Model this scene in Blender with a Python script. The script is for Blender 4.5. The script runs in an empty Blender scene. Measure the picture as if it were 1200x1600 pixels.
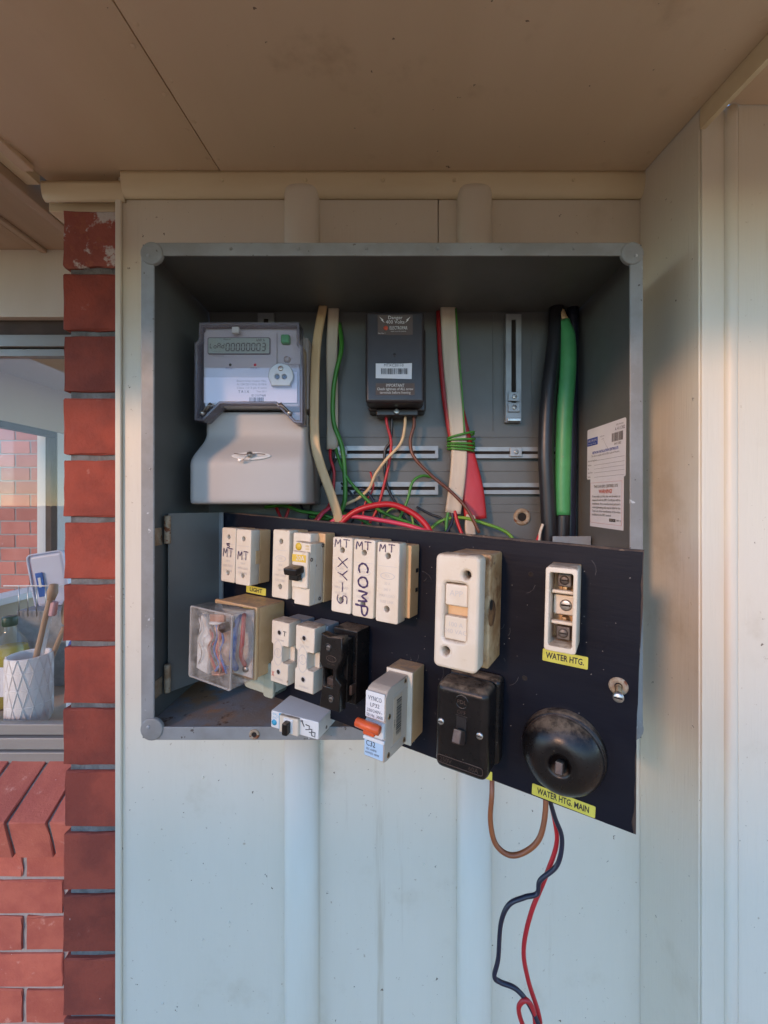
import bpy, bmesh, math, random
from mathutils import Vector, Matrix, Euler
random.seed(7)
R = math.radians
sc = bpy.context.scene
COL = sc.collection

# ------------------------------------------------------------------ camera, sky, sun, exposure
EYE = 1.66                                   # camera height; the z values below are metres above it unless they say otherwise
cam_d = bpy.data.cameras.new('camera')
cam = bpy.data.objects.new('camera', cam_d); COL.objects.link(cam); sc.camera = cam
cam.location = (0, 0, EYE); cam.rotation_euler = (R(90), 0, 0)
cam_d.sensor_fit = 'HORIZONTAL'; cam_d.sensor_width = 36; cam_d.lens = 36 * 635 / 1200
cam_d.shift_x = -17 / 1200; cam_d.shift_y = -12 / 1200
cam_d.clip_start = 0.01; cam_d.clip_end = 3000

SUN_EL, SUN_AZ = 17, -37                      # azimuth: degrees to the right of straight behind the camera
wd = bpy.data.worlds.new('World'); sc.world = wd; wd.use_nodes = True
nt = wd.node_tree; nt.nodes.clear()
sky = nt.nodes.new('ShaderNodeTexSky'); sky.sky_type = 'NISHITA'; sky.sun_disc = False
sky.air_density = 1.0; sky.dust_density = .1; sky.ozone_density = 4.0; sky.altitude = 500
sky.sun_elevation = R(SUN_EL); sky.sun_rotation = R(180 - SUN_AZ)
bg = nt.nodes.new('ShaderNodeBackground'); bg.inputs['Strength'].default_value = 0.15
wo = nt.nodes.new('ShaderNodeOutputWorld')
nt.links.new(sky.outputs[0], bg.inputs[0]); nt.links.new(bg.outputs[0], wo.inputs[0])
sl = bpy.data.lights.new('sun', 'SUN'); sl.energy = 0.64; sl.angle = R(6); sl.color = (1, .55, .30)
sun = bpy.data.objects.new('sun', sl); COL.objects.link(sun)
sd = Vector((-math.sin(R(SUN_AZ)) * math.cos(R(SUN_EL)), math.cos(R(SUN_AZ)) * math.cos(R(SUN_EL)), -math.sin(R(SUN_EL))))
sun.rotation_euler = sd.to_track_quat('-Z', 'Y').to_euler(); sun.location = (1, -4, 8)
vs = sc.view_settings; vs.view_transform = 'Standard'; vs.look = 'None'; vs.exposure = 1.72; vs.gamma = 1
vs.use_curve_mapping = False
sc.render.engine = 'CYCLES'; sc.cycles.use_denoising = True
sc.cycles.max_bounces = 10; sc.cycles.diffuse_bounces = 6; sc.cycles.transparent_max_bounces = 16
sc.cycles.sample_clamp_indirect = 6

# ------------------------------------------------------------------ materials
MATS = {}
def M(name, col, rough=.5, col2=None, vs_=6, vmix=.5, bump=0, bscale=60, stretch=(1, 1, 1), metal=0, spec=.5,
      spots=None, dust=None, rand=0, coat=0, bdist=.001, emit=None, vstretch=None, grad=None):
    """procedural paint / plastic / metal: two-tone noise, relief, flecks, settled dust, per-object tint"""
    m = bpy.data.materials.new(name); m.use_nodes = True; t = m.node_tree; N = t.nodes; L = t.links
    b = N['Principled BSDF']; b.inputs['Roughness'].default_value = rough; b.inputs['Metallic'].default_value = metal
    b.inputs['Specular IOR Level'].default_value = spec; b.inputs['Coat Weight'].default_value = coat
    tc = N.new('ShaderNodeTexCoord'); oi = N.new('ShaderNodeObjectInfo')
    ad = N.new('ShaderNodeVectorMath'); ad.operation = 'ADD'
    sc_ = N.new('ShaderNodeVectorMath'); sc_.operation = 'SCALE'; sc_.inputs[0].default_value = (7, 3, 5)
    L.new(oi.outputs['Random'], sc_.inputs['Scale']); L.new(tc.outputs['Object'], ad.inputs[0]); L.new(sc_.outputs[0], ad.inputs[1])
    def mapped(s):
        mp = N.new('ShaderNodeMapping'); mp.inputs['Scale'].default_value = s; L.new(ad.outputs[0], mp.inputs['Vector']); return mp.outputs[0]
    def noise(scale, det=4, s=(1, 1, 1), ro=.6):
        n = N.new('ShaderNodeTexNoise'); n.inputs['Scale'].default_value = scale; n.inputs['Detail'].default_value = det
        n.inputs['Roughness'].default_value = ro; L.new(mapped(s), n.inputs['Vector']); return n.outputs['Fac']
    def ramp(src, a, c):
        r = N.new('ShaderNodeMapRange'); r.inputs['From Min'].default_value = a; r.inputs['From Max'].default_value = c
        r.interpolation_type = 'SMOOTHSTEP'; L.new(src, r.inputs['Value']); return r.outputs[0]
    def mix(fac, a, c, mode='MIX'):
        x = N.new('ShaderNodeMix'); x.data_type = 'RGBA'; x.blend_type = mode
        if hasattr(fac, 'links'): L.new(fac, x.inputs[0])
        else: x.inputs[0].default_value = fac
        for sock, val in ((x.inputs[6], a), (x.inputs[7], c)):
            if hasattr(val, 'links'): L.new(val, sock)
            else: sock.default_value = (*val, 1)
        return x.outputs[2]
    if col2 is None: col2 = tuple(c * .8 for c in col)
    lo = .5 - .22 / max(vmix, .05) * .5; hi = .5 + .22 / max(vmix, .05) * .5
    c = mix(ramp(noise(vs_, 5, vstretch or stretch), lo, hi), col, col2)
    if rand:
        hs = N.new('ShaderNodeHueSaturation'); mr = N.new('ShaderNodeMapRange')
        mr.inputs['To Min'].default_value = 1 - rand; mr.inputs['To Max'].default_value = 1 + rand
        L.new(oi.outputs['Random'], mr.inputs['Value']); L.new(mr.outputs[0], hs.inputs['Value']); L.new(c, hs.inputs['Color']); c = hs.outputs[0]
    for sp in (spots or []):
        scol, sscale, th, w = sp[:4]
        c = mix(ramp(noise(sscale, sp[4] if len(sp) > 4 else 3, sp[5] if len(sp) > 5 else (1, 1, 1), .65), th, th + w), c, scol)
    if dust:
        dcol, amt = dust
        ge = N.new('ShaderNodeNewGeometry'); sx = N.new('ShaderNodeSeparateXYZ'); L.new(ge.outputs['Normal'], sx.inputs[0])
        up = ramp(sx.outputs['Z'], .35, .9)
        ml = N.new('ShaderNodeMath'); ml.operation = 'MULTIPLY'; L.new(up, ml.inputs[0]); L.new(ramp(noise(55, 6, (1, 1, 1), .75), .62 - amt * .35, .72 - amt * .1), ml.inputs[1])
        c = mix(ml.outputs[0], c, dcol)
    L.new(c, b.inputs['Base Color'])
    rr = N.new('ShaderNodeMapRange'); rr.inputs['To Min'].default_value = max(rough - .1, .04); rr.inputs['To Max'].default_value = min(rough + .12, 1)
    L.new(noise(vs_ * 5, 4), rr.inputs['Value']); L.new(rr.outputs[0], b.inputs['Roughness'])
    if bump:
        bp = N.new('ShaderNodeBump'); bp.inputs['Strength'].default_value = bump; bp.inputs['Distance'].default_value = bdist
        L.new(noise(bscale, 4, stretch), bp.inputs['Height']); L.new(bp.outputs[0], b.inputs['Normal'])
    if emit:
        b.inputs['Emission Color'].default_value = (*emit[0], 1); b.inputs['Emission Strength'].default_value = emit[1]
    MATS[name] = m; return m
def CLEAR(name, tint=(.95, .95, .97), refl=1.0, rough=.03, haze=0, hazecol=(.7, .7, .75), grime=0):
    """thin clear plastic or glass: Fresnel reflection over a see-through tint, optionally a little milky"""
    m = bpy.data.materials.new(name); m.use_nodes = True; t = m.node_tree; N = t.nodes; L = t.links; N.clear()
    o = N.new('ShaderNodeOutputMaterial'); tr = N.new('ShaderNodeBsdfTransparent'); tr.inputs[0].default_value = (*tint, 1)
    gl = N.new('ShaderNodeBsdfGlossy'); gl.inputs['Roughness'].default_value = rough
    lw = N.new('ShaderNodeLayerWeight'); lw.inputs[0].default_value = .5
    pw = N.new('ShaderNodeMath'); pw.operation = 'POWER'; pw.inputs[1].default_value = 5; L.new(lw.outputs['Facing'], pw.inputs[0])
    mu = N.new('ShaderNodeMath'); mu.operation = 'MULTIPLY_ADD'; mu.inputs[1].default_value = .9 * refl; mu.inputs[2].default_value = .04 * refl; L.new(pw.outputs[0], mu.inputs[0])
    mx = N.new('ShaderNodeMixShader'); L.new(mu.outputs[0], mx.inputs[0]); L.new(gl.outputs[0], mx.inputs[2])
    if haze:
        df = N.new('ShaderNodeBsdfDiffuse'); df.inputs[0].default_value = (*hazecol, 1)
        m2 = N.new('ShaderNodeMixShader'); m2.inputs[0].default_value = haze
        if grime:
            tc = N.new('ShaderNodeTexCoord'); nz = N.new('ShaderNodeTexNoise'); nz.inputs['Scale'].default_value = 45; nz.inputs['Detail'].default_value = 8; nz.inputs['Roughness'].default_value = .7; L.new(tc.outputs['Object'], nz.inputs['Vector'])
            mr = N.new('ShaderNodeMapRange'); mr.inputs['From Min'].default_value = .42; mr.inputs['From Max'].default_value = .72; mr.inputs['To Min'].default_value = haze; mr.inputs['To Max'].default_value = grime; L.new(nz.outputs['Fac'], mr.inputs['Value']); L.new(mr.outputs[0], m2.inputs[0])
        if True: pass
        L.new(tr.outputs[0], m2.inputs[1]); L.new(df.outputs[0], m2.inputs[2]); L.new(m2.outputs[0], mx.inputs[1])
    else: L.new(tr.outputs[0], mx.inputs[1])
    L.new(mx.outputs[0], o.inputs[0]); MATS[name] = m; return m

BRUSH = (1, 1, .045)
M('wall_paint', (.74, .69, .59), .42, (.68, .63, .52), 3, .5, .45, 260, BRUSH, spots=[((.60, .54, .43), 5, .56, .2, 6), ((.56, .49, .38), 26, .60, .16, 6, (1, 1, .05)), ((.50, .42, .32), 120, .69, .05, 3), ((.16, .12, .08), 85, .715, .02)], vstretch=(1, 1, .3))
M('wall_paint_plain', (.74, .69, .59), .42, (.66, .61, .50), 3, .5, .45, 260, BRUSH, vstretch=(1, 1, .3))
M('ceiling_paint', (.72, .57, .42), .6, (.64, .49, .34), 2.5, .5, .4, 90, (1, .15, 1), spots=[((.52, .38, .25), 6, .56, .2, 7), ((.2, .14, .1), 60, .72, .02)])
M('trim_paint', (.78, .67, .46), .5, (.68, .56, .37), 9, .6, .4, 60, (.2, 1, 1), spots=[((.28, .2, .12), 26, .72, .05)])
M('soffit_board', (.52, .40, .29), .7, (.42, .31, .21), 5, .7, .5, 50, (1, .1, 1))
M('brick', (.33, .060, .034), .82, (.23, .042, .026), 11, .9, 1, 190, spots=[((.48, .22, .17), 26, .64, .14, 7), ((.55, .42, .38), 75, .74, .03), ((.10, .03, .03), 60, .73, .03)], rand=.20, bdist=.0015)
M('brick_flaked', (.36, .10, .07), .8, (.27, .07, .05), 9, .7, .7, 120, spots=[((.58, .53, .5), 17, .53, .06, 8), ((.34, .10, .06), 40, .56, .05)], bdist=.002)
M('brick_lighter', (.44, .135, .095), .85, (.36, .10, .075), 10, .8, 1, 170, rand=.14, spots=[((.52, .27, .22), 22, .60, .14, 7), ((.62, .55, .52), 80, .75, .02)], bdist=.0015)  # lighter, less saturated than the pier brick
M('brick_pale', (.46, .17, .13), .85, (.38, .13, .10), 6, .6, .5, 120, rand=.16, spots=[((.55, .3, .26), 15, .62, .12)])
M('mortar', (.21, .205, .20), .95, (.13, .125, .12), 30, .8, 1, 220, bdist=.003)
M('mortar_pale', (.36, .355, .35), .95, (.29, .285, .28), 20, .6, 1, 200, bdist=.003)
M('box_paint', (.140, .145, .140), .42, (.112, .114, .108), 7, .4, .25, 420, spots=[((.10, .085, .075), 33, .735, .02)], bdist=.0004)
M('box_floor', (.24, .25, .26), .8, (.26, .19, .14), 11, .9, .6, 260, spots=[((.40, .21, .10), 10, .50, .12, 9), ((.12, .06, .035), 26, .58, .07, 7)], bdist=.001)
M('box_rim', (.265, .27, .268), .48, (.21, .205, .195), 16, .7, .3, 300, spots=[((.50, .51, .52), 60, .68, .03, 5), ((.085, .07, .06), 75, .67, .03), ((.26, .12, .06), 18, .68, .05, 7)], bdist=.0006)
M('cap_metal', (.34, .35, .36), .5, (.27, .27, .27), 60, .7, .5, 200, metal=.05, spots=[((.62, .62, .62), 80, .6, .04), ((.22, .10, .05), 50, .67, .05)])
M('rail_metal', (.34, .36, .37), .4, (.27, .28, .29), 20, .5, .15, 200, metal=.35)
M('rust_steel', (.30, .20, .12), .7, (.42, .36, .27), 60, .8, .6, 200, metal=.3, spots=[((.20, .07, .03), 60, .55, .08)])
M('steel', (.55, .54, .52), .35, (.42, .41, .39), 70, .6, .2, 200, metal=.9)
M('brass', (.50, .36, .20), .4, (.28, .17, .09), 90, .7, .3, 200, metal=.85)
M('dark_metal', (.19, .17, .15), .5, (.11, .09, .08), 90, .7, .3, 200, metal=.7)
M('panel_black', (.006, .007, .013), .40, (.011, .012, .018), 14, .6, .25, 260, (.15, 1, 1), spec=.15, spots=[((.13, .12, .12), 120, .70, .05, 6), ((.05, .05, .06), 10, .68, .2)], dust=((.16, .12, .09), .6), bdist=.0006)
M('panel_edge', (.10, .065, .045), .8, (.05, .035, .03), 60, .8, .7, 200, (1, 1, .2), spots=[((.22, .15, .1), 60, .64, .06)])
DUST = ((.36, .26, .18), .75)
M('fuse_white', (.74, .66, .54), .38, (.67, .57, .43), 24, .5, .12, 300, spots=[((.22, .15, .1), 120, .76, .015), ((.54, .41, .26), 34, .62, .12, 6), ((.30, .20, .12), 70, .71, .05)], dust=DUST)
M('fuse_tan', (.70, .46, .24), .5, (.62, .38, .18), 26, .6, .15, 300, spots=[((.25, .16, .1), 110, .74, .02)], dust=DUST)
M('fuse_burnt', (.58, .40, .22), .55, (.40, .22, .09), 34, .8, .3, 200, spots=[((.24, .11, .04), 24, .52, .12, 7), ((.07, .03, .02), 42, .62, .08, 6)], dust=DUST)
M('scorched', (.30, .15, .06), .7, (.10, .045, .02), 50, .9, .5, 150)
M('base_grey', (.30, .33, .35), .6, (.22, .24, .26), 30, .6, .2, 200, dust=((.28, .27, .26), .7))
M('pale_green', (.46, .49, .40), .6, (.40, .40, .30), 18, .5, .2, 100)
M('bakelite', (.007, .006, .006), .29, (.013, .0105, .010), 40, .6, .25, 160, spec=.35, spots=[((.20, .16, .12), 130, .72, .03)], dust=((.22, .16, .11), .8), bdist=.0005)
M('bakelite_brown', (.05, .03, .025), .45, (.08, .05, .035), 60, .7, .2, 160, dust=((.25, .2, .15), .7))
M('hole_black', (.02, .015, .012), .9)
M('orange', (.78, .12, .03), .35, (.66, .10, .03), 40)
M('meter_grey', (.46, .445, .43), .5, (.44, .425, .41), 12, .3, .3, 700, bdist=.0003)
M('meter_side', (.33, .30, .28), .6, (.30, .27, .26), 12, .4, .2, 500)
M('meter_plate', (.49, .48, .475), .45, (.48, .47, .465), 20, .2)
M('meter_label', (.76, .76, .80), .5, (.74, .74, .78), 20, .2)
M('port_grey', (.42, .45, .46), .35, (.36, .39, .40), 30, .4, metal=.3)
M('lcd', (.33, .42, .34), .3, (.31, .40, .32), 8, .3)
M('green_button', (.02, .30, .09), .35)
M('red_lamp', (.75, .02, .06), .3)
M('relay_box', (.030, .024, .026), .33, (.040, .032, .032), 20, .5, .2, 500, bdist=.0003)
M('label_brown', (.10, .065, .05), .55, (.09, .06, .05), 30, .3)
M('paper', (.76, .76, .79), .7, (.70, .70, .74), 26, .4, .1, 80)
M('label_yellow', (.62, .60, .10), .45, (.55, .50, .07), 60, .6, spots=[((.35, .3, .1), 90, .72, .03)])
M('ink', (.02, .02, .025), .6); M('ink_faint', (.30, .30, .33), .6); M('ink_grey', (.12, .12, .14), .6); M('ink_white', (.75, .72, .68), .6)
M('ink_red', (.62, .10, .05), .6); M('ink_pink', (.72, .42, .45), .6); M('ink_blue', (.03, .08, .40), .5); M('ink_purple', (.045, .016, .085), .5)
M('ink_yellow', (.72, .48, .05), .5); M('ink_cyan', (.05, .38, .60), .5)
M('wire_red', (.55, .02, .03), .38, (.45, .018, .025), 25, .4, .08, 300)
M('wire_pink', (.68, .06, .12), .38, (.58, .05, .09), 25, .4)
M('wire_green', (.07, .26, .035), .4, (.05, .21, .03), 25, .4)
M('wire_yellow_green', (.22, .36, .04), .4, (.10, .28, .03), 30, .6)
M('sleeve_green', (.07, .33, .11), .42, (.05, .26, .085), 18, .5, .2, 200, spots=[((.18, .2, .12), 60, .72, .05)])
M('wire_black', (.012, .012, .015), .35, (.02, .02, .024), 25, .4)
M('wire_navy', (.018, .022, .045), .35, (.013, .015, .03), 25, .4)
M('wire_brown', (.17, .058, .028), .35, (.13, .045, .025), 25, .5)
M('wire_orange_brown', (.30, .095, .03), .35, (.22, .07, .028), 25, .5)
M('cable_cream', (.74, .54, .31), .55, (.62, .42, .22), 25, .6, .3, 120, (1, 1, .1), spots=[((.25, .16, .09), 50, .7, .06)])
M('cable_white', (.68, .58, .46), .55, (.50, .42, .32), 22, .6, .3, 120, (1, 1, .1), spots=[((.22, .15, .1), 60, .69, .06)])
M('sleeve_red', (.50, .025, .03), .42, (.42, .02, .025), 18, .5, .25, 120, (1, 1, .3))
M('copper', (.62, .30, .20), .4, (.50, .22, .14), 60, .7, .3, 400, (1, 1, .1), metal=.5)
M('coil_tape', (.80, .42, .26), .5, (.66, .32, .18), 30, .6, .2, 100)
M('white_plastic', (.74, .74, .72), .45, (.70, .70, .68), 30, .4)
M('blue_plastic', (.02, .13, .48), .35, (.02, .10, .38), 30, .4)
M('aluminium', (.30, .31, .30), .45, (.25, .26, .25), 8, .4, .15, 200, (.1, 1, 1), metal=.3)
M('dark_gap', (.02, .016, .014), .9)
M('reveal_brown', (.10, .07, .055), .8, (.07, .05, .04), 8, .6)
M('ground_warm_bounce', (.62, .34, .15), .9, (.54, .28, .12), 3, .6, .6, 40)  # unseen ground; terracotta tone invented to bounce warm light upwards
M('room_tan_reflection', (.62, .50, .37), .8, (.60, .47, .34), 3, .4)  # room tan; above the side window it paints in the soffit's reflection
M('room_white', (.80, .79, .76), .6, (.77, .75, .72), 3, .4)
M('bench_top', (.52, .40, .30), .5, (.45, .34, .25), 8, .5)
M('ceramic', (.80, .79, .78), .4, (.77, .76, .75), 12, .4, .1, 100)
M('wood_spoon', (.42, .29, .19), .65, (.33, .22, .14), 30, .6, .3, 100, (1, 1, .1))
M('olive_oil', (.62, .46, .03), .15, (.55, .40, .02), 10, .5)
M('cap_green', (.012, .055, .03), .4); M('carton_blue', (.45, .60, .74), .5, (.42, .57, .71), 12, .3)
M('carton_grey', (.55, .52, .48), .6); M('box_clear_white', (.62, .64, .74), .3, (.58, .60, .72), 12, .4)
CLEAR('clear_cover', (.97, .96, .985), 1.0, .02, .03, (.75, .72, .82))
CLEAR('cover_edge', (.50, .48, .55), 1.0, .08, .30, (.43, .41, .47))
CLEAR('clear_relay', (.97, .96, .95), 1.8, .08, .02, (.76, .70, .64), .26)
CLEAR('clear_relay_edge', (.80, .76, .72), 2.0, .12, .45, (.66, .62, .58))
CLEAR('window_glass', (.96, .96, .95), .5, .01)
CLEAR('bottle_glass', (.86, .9, .86), 1.0, .02, .08)

# ------------------------------------------------------------------ mesh helpers
def link(name, me, mat=None, parent=None, loc=(0, 0, 0), rot=(0, 0, 0)):
    o = bpy.data.objects.new(name, me); COL.objects.link(o)
    o.location = loc; o.rotation_euler = rot
    if parent: o.parent = parent
    if mat and me is not None and not me.materials: me.materials.append(MATS[mat])
    return o
def tag(o, label=None, cat=None, group=None, kind=None):
    if label: o['label'] = label
    if cat: o['category'] = cat
    if group: o['group'] = group
    if kind: o['kind'] = kind
    return o
def thing(name, label, cat, loc=(0, 0, 0), rot=(0, 0, 0), group=None):
    o = link(name, None, None, None, loc, rot); o.empty_display_size = .02
    return tag(o, label, cat, group)
def finish(bm, name, smooth=True):
    me = bpy.data.meshes.new(name); bmesh.ops.recalc_face_normals(bm, faces=bm.faces); bm.to_mesh(me); bm.free()
    if smooth:
        for p in me.polygons: p.use_smooth = True
    return me
def wn(o):
    if not o.data.polygons or not o.data.polygons[0].use_smooth: return o
    m = o.modifiers.new('normals', 'WEIGHTED_NORMAL'); m.weight = 100; return o
def box_mesh(w, d, h, bev=.001, seg=2, jit=0):
    bm = bmesh.new(); bmesh.ops.create_cube(bm, size=1)
    for v in bm.verts:
        v.co = Vector((v.co.x * w, v.co.y * d, v.co.z * h)) + Vector([random.uniform(-jit, jit) for _ in range(3)])
    if bev: bmesh.ops.bevel(bm, geom=list(bm.edges), offset=min(bev, .45 * min(w, d, h)), segments=seg, affect='EDGES', profile=.5)
    return finish(bm, 'block', bev > 0)
def B(name, size, loc, mat, parent=None, bev=.001, rot=(0, 0, 0), seg=2):
    """box with size (x, y, z) centred on loc"""
    return wn(link(name, box_mesh(*size, bev, seg), mat, parent, loc, rot))
def BB(name, x0, x1, y0, y1, z0, z1, mat, parent=None, bev=.001, seg=2):
    return B(name, (x1 - x0, y1 - y0, z1 - z0), ((x0 + x1) / 2, (y0 + y1) / 2, (z0 + z1) / 2), mat, parent, bev, seg=seg)
def prism_mesh(pts, y0, y1, bev=0, seg=2):
    """polygon in the x-z plane, extruded from y0 to y1"""
    bm = bmesh.new(); a = [bm.verts.new((x, y0, z)) for x, z in pts]; c = [bm.verts.new((x, y1, z)) for x, z in pts]
    bm.faces.new(a); bm.faces.new(c[::-1]); n = len(pts)
    for i in range(n): bm.faces.new((a[i], a[(i + 1) % n], c[(i + 1) % n], c[i]))
    bmesh.ops.recalc_face_normals(bm, faces=bm.faces)
    if bev: bmesh.ops.bevel(bm, geom=list(bm.edges), offset=bev, segments=seg, affect='EDGES')
    return finish(bm, 'prism', bev > 0)
def PR(name, pts, y0, y1, mat, parent=None, bev=0, loc=(0, 0, 0), rot=(0, 0, 0)):
    return wn(link(name, prism_mesh(pts, y0, y1, bev), mat, parent, loc, rot))
def lathe_mesh(prof, n=40):
    """profile of (radius, z) turned about z"""
    bm = bmesh.new(); rings = []
    for r, z in prof:
        rings.append([bm.verts.new((r * math.cos(2 * math.pi * k / n), r * math.sin(2 * math.pi * k / n), z)) for k in range(n)] if r > 1e-6 else [bm.verts.new((0, 0, z))])
    for a, c in zip(rings, rings[1:]):
        for k in range(n):
            q = (k + 1) % n
            f = [a[k % len(a)], a[q % len(a)], c[q % len(c)], c[k % len(c)]]
            f = list(dict.fromkeys(f))
            if len(f) > 2: bm.faces.new(f)
    return finish(bm, 'turned')
def LA(name, prof, mat, parent=None, loc=(0, 0, 0), rot=(0, 0, 0), n=32): return link(name, lathe_mesh(prof, n), mat, parent, loc, rot)
FRONT = (R(90), 0, 0)                      # turns +z towards the viewer (-y)
def smooth_pts(pts, k=8):
    P = [Vector(p) for p in pts]; P = [P[0] * 2 - P[1]] + P + [P[-1] * 2 - P[-2]]; out = []
    for i in range(1, len(P) - 2):
        for j in range(k):
            t = j / k; a, b, c, d = P[i - 1], P[i], P[i + 1], P[i + 2]
            out.append(.5 * ((2 * b) + (c - a) * t + (2 * a - 5 * b + 4 * c - d) * t * t + (3 * b - a - 3 * c + d) * t ** 3))
    return out + [P[-2]]
def tube_mesh(pts, prof, k=8, up=None):
    """sweep: prof is a radius, a list of radii, or a cross-section [(a, b), ...] across the view and along it, with optional scale list"""
    P = smooth_pts(pts, k) if k > 1 else [Vector(p) for p in pts]; n = len(P)
    scale = [1] * n
    if isinstance(prof, tuple) and isinstance(prof[0], list):
        prof, sl_ = prof; scale = [sl_[min(int(i / (n - 1) * (len(sl_) - 1)), len(sl_) - 2)] * (1 - (i / (n - 1) * (len(sl_) - 1) - min(int(i / (n - 1) * (len(sl_) - 1)), len(sl_) - 2))) + sl_[min(int(i / (n - 1) * (len(sl_) - 1)), len(sl_) - 2) + 1] * (i / (n - 1) * (len(sl_) - 1) - min(int(i / (n - 1) * (len(sl_) - 1)), len(sl_) - 2)) for i in range(n)]
    if not isinstance(prof, list): prof = [(prof * math.cos(2 * math.pi * j / 10), prof * math.sin(2 * math.pi * j / 10)) for j in range(10)]
    bm = bmesh.new(); rings = []; prev = None
    for i, p in enumerate(P):
        t = (P[min(i + 1, n - 1)] - P[max(i - 1, 0)]).normalized()
        if prev is None:
            a = Vector(up) if up else (Vector((0, 1, 0)).cross(t)); a = a if a.length > .1 else Vector((1, 0, 0))
        else: a = prev
        a = (a - t * a.dot(t)).normalized(); c = t.cross(a); prev = a
        rings.append([bm.verts.new(p + (a * x + c * y) * scale[i]) for x, y in prof])
    m = len(prof)
    for a, c in zip(rings, rings[1:]):
        for j in range(m): bm.faces.new((a[j], a[(j + 1) % m], c[(j + 1) % m], c[j]))
    bm.faces.new(rings[0][::-1]); bm.faces.new(rings[-1])
    return finish(bm, 'swept')
def TU(name, pts, prof, mat, parent=None, k=8, loc=(0, 0, 0), rot=(0, 0, 0), up=None): return link(name, tube_mesh(pts, prof, k, up), mat, parent, loc, rot)
def oval(a, b, n=14, p=2.0):
    o = []
    for i in range(n):
        t = 2 * math.pi * i / n; c, s = math.cos(t), math.sin(t)
        o.append((a * math.copysign(abs(c) ** (2 / p), c), b * math.copysign(abs(s) ** (2 / p), s)))
    return o
def rrect(w, h, r, n=5, cx=0, cz=0):
    o = []
    for qx, qz, a0 in ((1, 1, 0), (-1, 1, 90), (-1, -1, 180), (1, -1, 270)):
        for i in range(n + 1):
            a = R(a0 + 90 * i / n); o.append((cx + qx * (w / 2 - r) + r * math.cos(a), cz + qz * (h / 2 - r) + r * math.sin(a)))
    return o
def curve_to_mesh(cu):
    o = bpy.data.objects.new('tmp', cu); COL.objects.link(o); dg = bpy.context.evaluated_depsgraph_get(); dg.update()
    me = bpy.data.meshes.new_from_object(o.evaluated_get(dg)); bpy.data.objects.remove(o); bpy.data.curves.remove(cu); return me
def plate_mesh(outline, holes, depth, bev=.0006):
    """flat plate in x-z with real holes, front at y=-depth, back at y=0"""
    cu = bpy.data.curves.new('plate', 'CURVE'); cu.dimensions = '2D'; cu.fill_mode = 'BOTH'
    cu.extrude = max(depth / 2 - bev, 1e-5); cu.bevel_depth = bev; cu.bevel_resolution = 1; cu.offset = -bev
    for loop in [outline] + holes:
        s = cu.splines.new('POLY'); s.points.add(len(loop) - 1); s.use_cyclic_u = True
        for p, (x, z) in zip(s.points, loop): p.co = (x, z, 0, 1)
    me = curve_to_mesh(cu); me.transform(Matrix.Translation((0, -depth / 2, 0)) @ Matrix.Rotation(R(90), 4, 'X')); me.materials.clear(); return me
def PL(name, outline, holes, depth, mat, parent=None, loc=(0, 0, 0), rot=(0, 0, 0), bev=.0006): return link(name, plate_mesh(outline, holes, depth, bev), mat, parent, loc, rot)
def circ(x, z, r, n=18): return [(x + r * math.cos(2 * math.pi * k / n), z + r * math.sin(2 * math.pi * k / n)) for k in range(n)]
def T(txt, h, loc, mat, parent, align='CENTER', rz=0, name='lettering', width=None, bold=0, squash=1):
    """printed line of letters of cap height h on a face that looks towards -y"""
    cu = bpy.data.curves.new('letters', 'FONT'); cu.body = txt; cu.size = h / .70; cu.align_x = align; cu.align_y = 'CENTER'; cu.resolution_u = 2
    if bold: cu.offset = h * bold
    me = curve_to_mesh(cu); me.materials.clear()
    xs = [v.co.x for v in me.vertices]
    if width and xs:
        s = width / (max(xs) - min(xs))
        for v in me.vertices: v.co.x *= s
    elif squash != 1:
        for v in me.vertices: v.co.x *= squash
    return link(name, me, mat, parent, loc, (R(90), rz, 0))
def ribbons(name, strokes, w, mat, parent, y):
    """pen strokes: flat bands in the x-z plane at depth y"""
    bm = bmesh.new()
    for i, st in enumerate(strokes):
        P = [Vector((p[0], 0, p[1])) for p in st]; L_, R_ = [], []; yy = y - i * 2e-5
        for k, p in enumerate(P):
            t = (P[min(k + 1, len(P) - 1)] - P[max(k - 1, 0)]).normalized(); s = Vector((-t.z, 0, t.x)) * w * (.5 + .12 * math.sin(k * 2.1))
            L_.append(bm.verts.new((p + s) + Vector((0, yy, 0)))); R_.append(bm.verts.new((p - s) + Vector((0, yy, 0))))
        for k in range(len(P) - 1): bm.faces.new((L_[k], L_[k + 1], R_[k + 1], R_[k]))
    return link(name, finish(bm, 'strokes', False), mat, parent)
def bars(name, x0, x1, z0, z1, y, mat, parent, n=26, seed=1, vertical=False):
    """barcode: thin bars in one mesh"""
    rnd = random.Random(seed); bm = bmesh.new(); p = x0 if not vertical else z0; end = x1 if not vertical else z1; u = (end - p) / (n * 2.2)
    while p < end - u * 2:
        w = u * rnd.choice((.6, .8, 1.2, 1.9)); q = (p, z0, p + w, z1) if not vertical else (x0, p, x1, p + w)
        bm.faces.new([bm.verts.new(c) for c in ((q[0], y, q[1]), (q[2], y, q[1]), (q[2], y, q[3]), (q[0], y, q[3]))]); p += w + u * rnd.choice((.7, 1.0, 1.5))
    return link(name, finish(bm, 'bars', False), mat, parent)
def screw(parent, loc, r=.003, mat='steel', name='screw', slot=True, rot=FRONT, h=.0012):
    s = LA(name, [(0, h), (r * .7, h), (r, h * .5), (r, 0), (r, -.001)], mat, parent, loc, rot, 16)
    if slot: B('slot', (r * 1.5, r * .28, .0004), (0, 0, h), 'hole_black', s, 0)
    return s
def Z(z): return z + EYE

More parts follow.
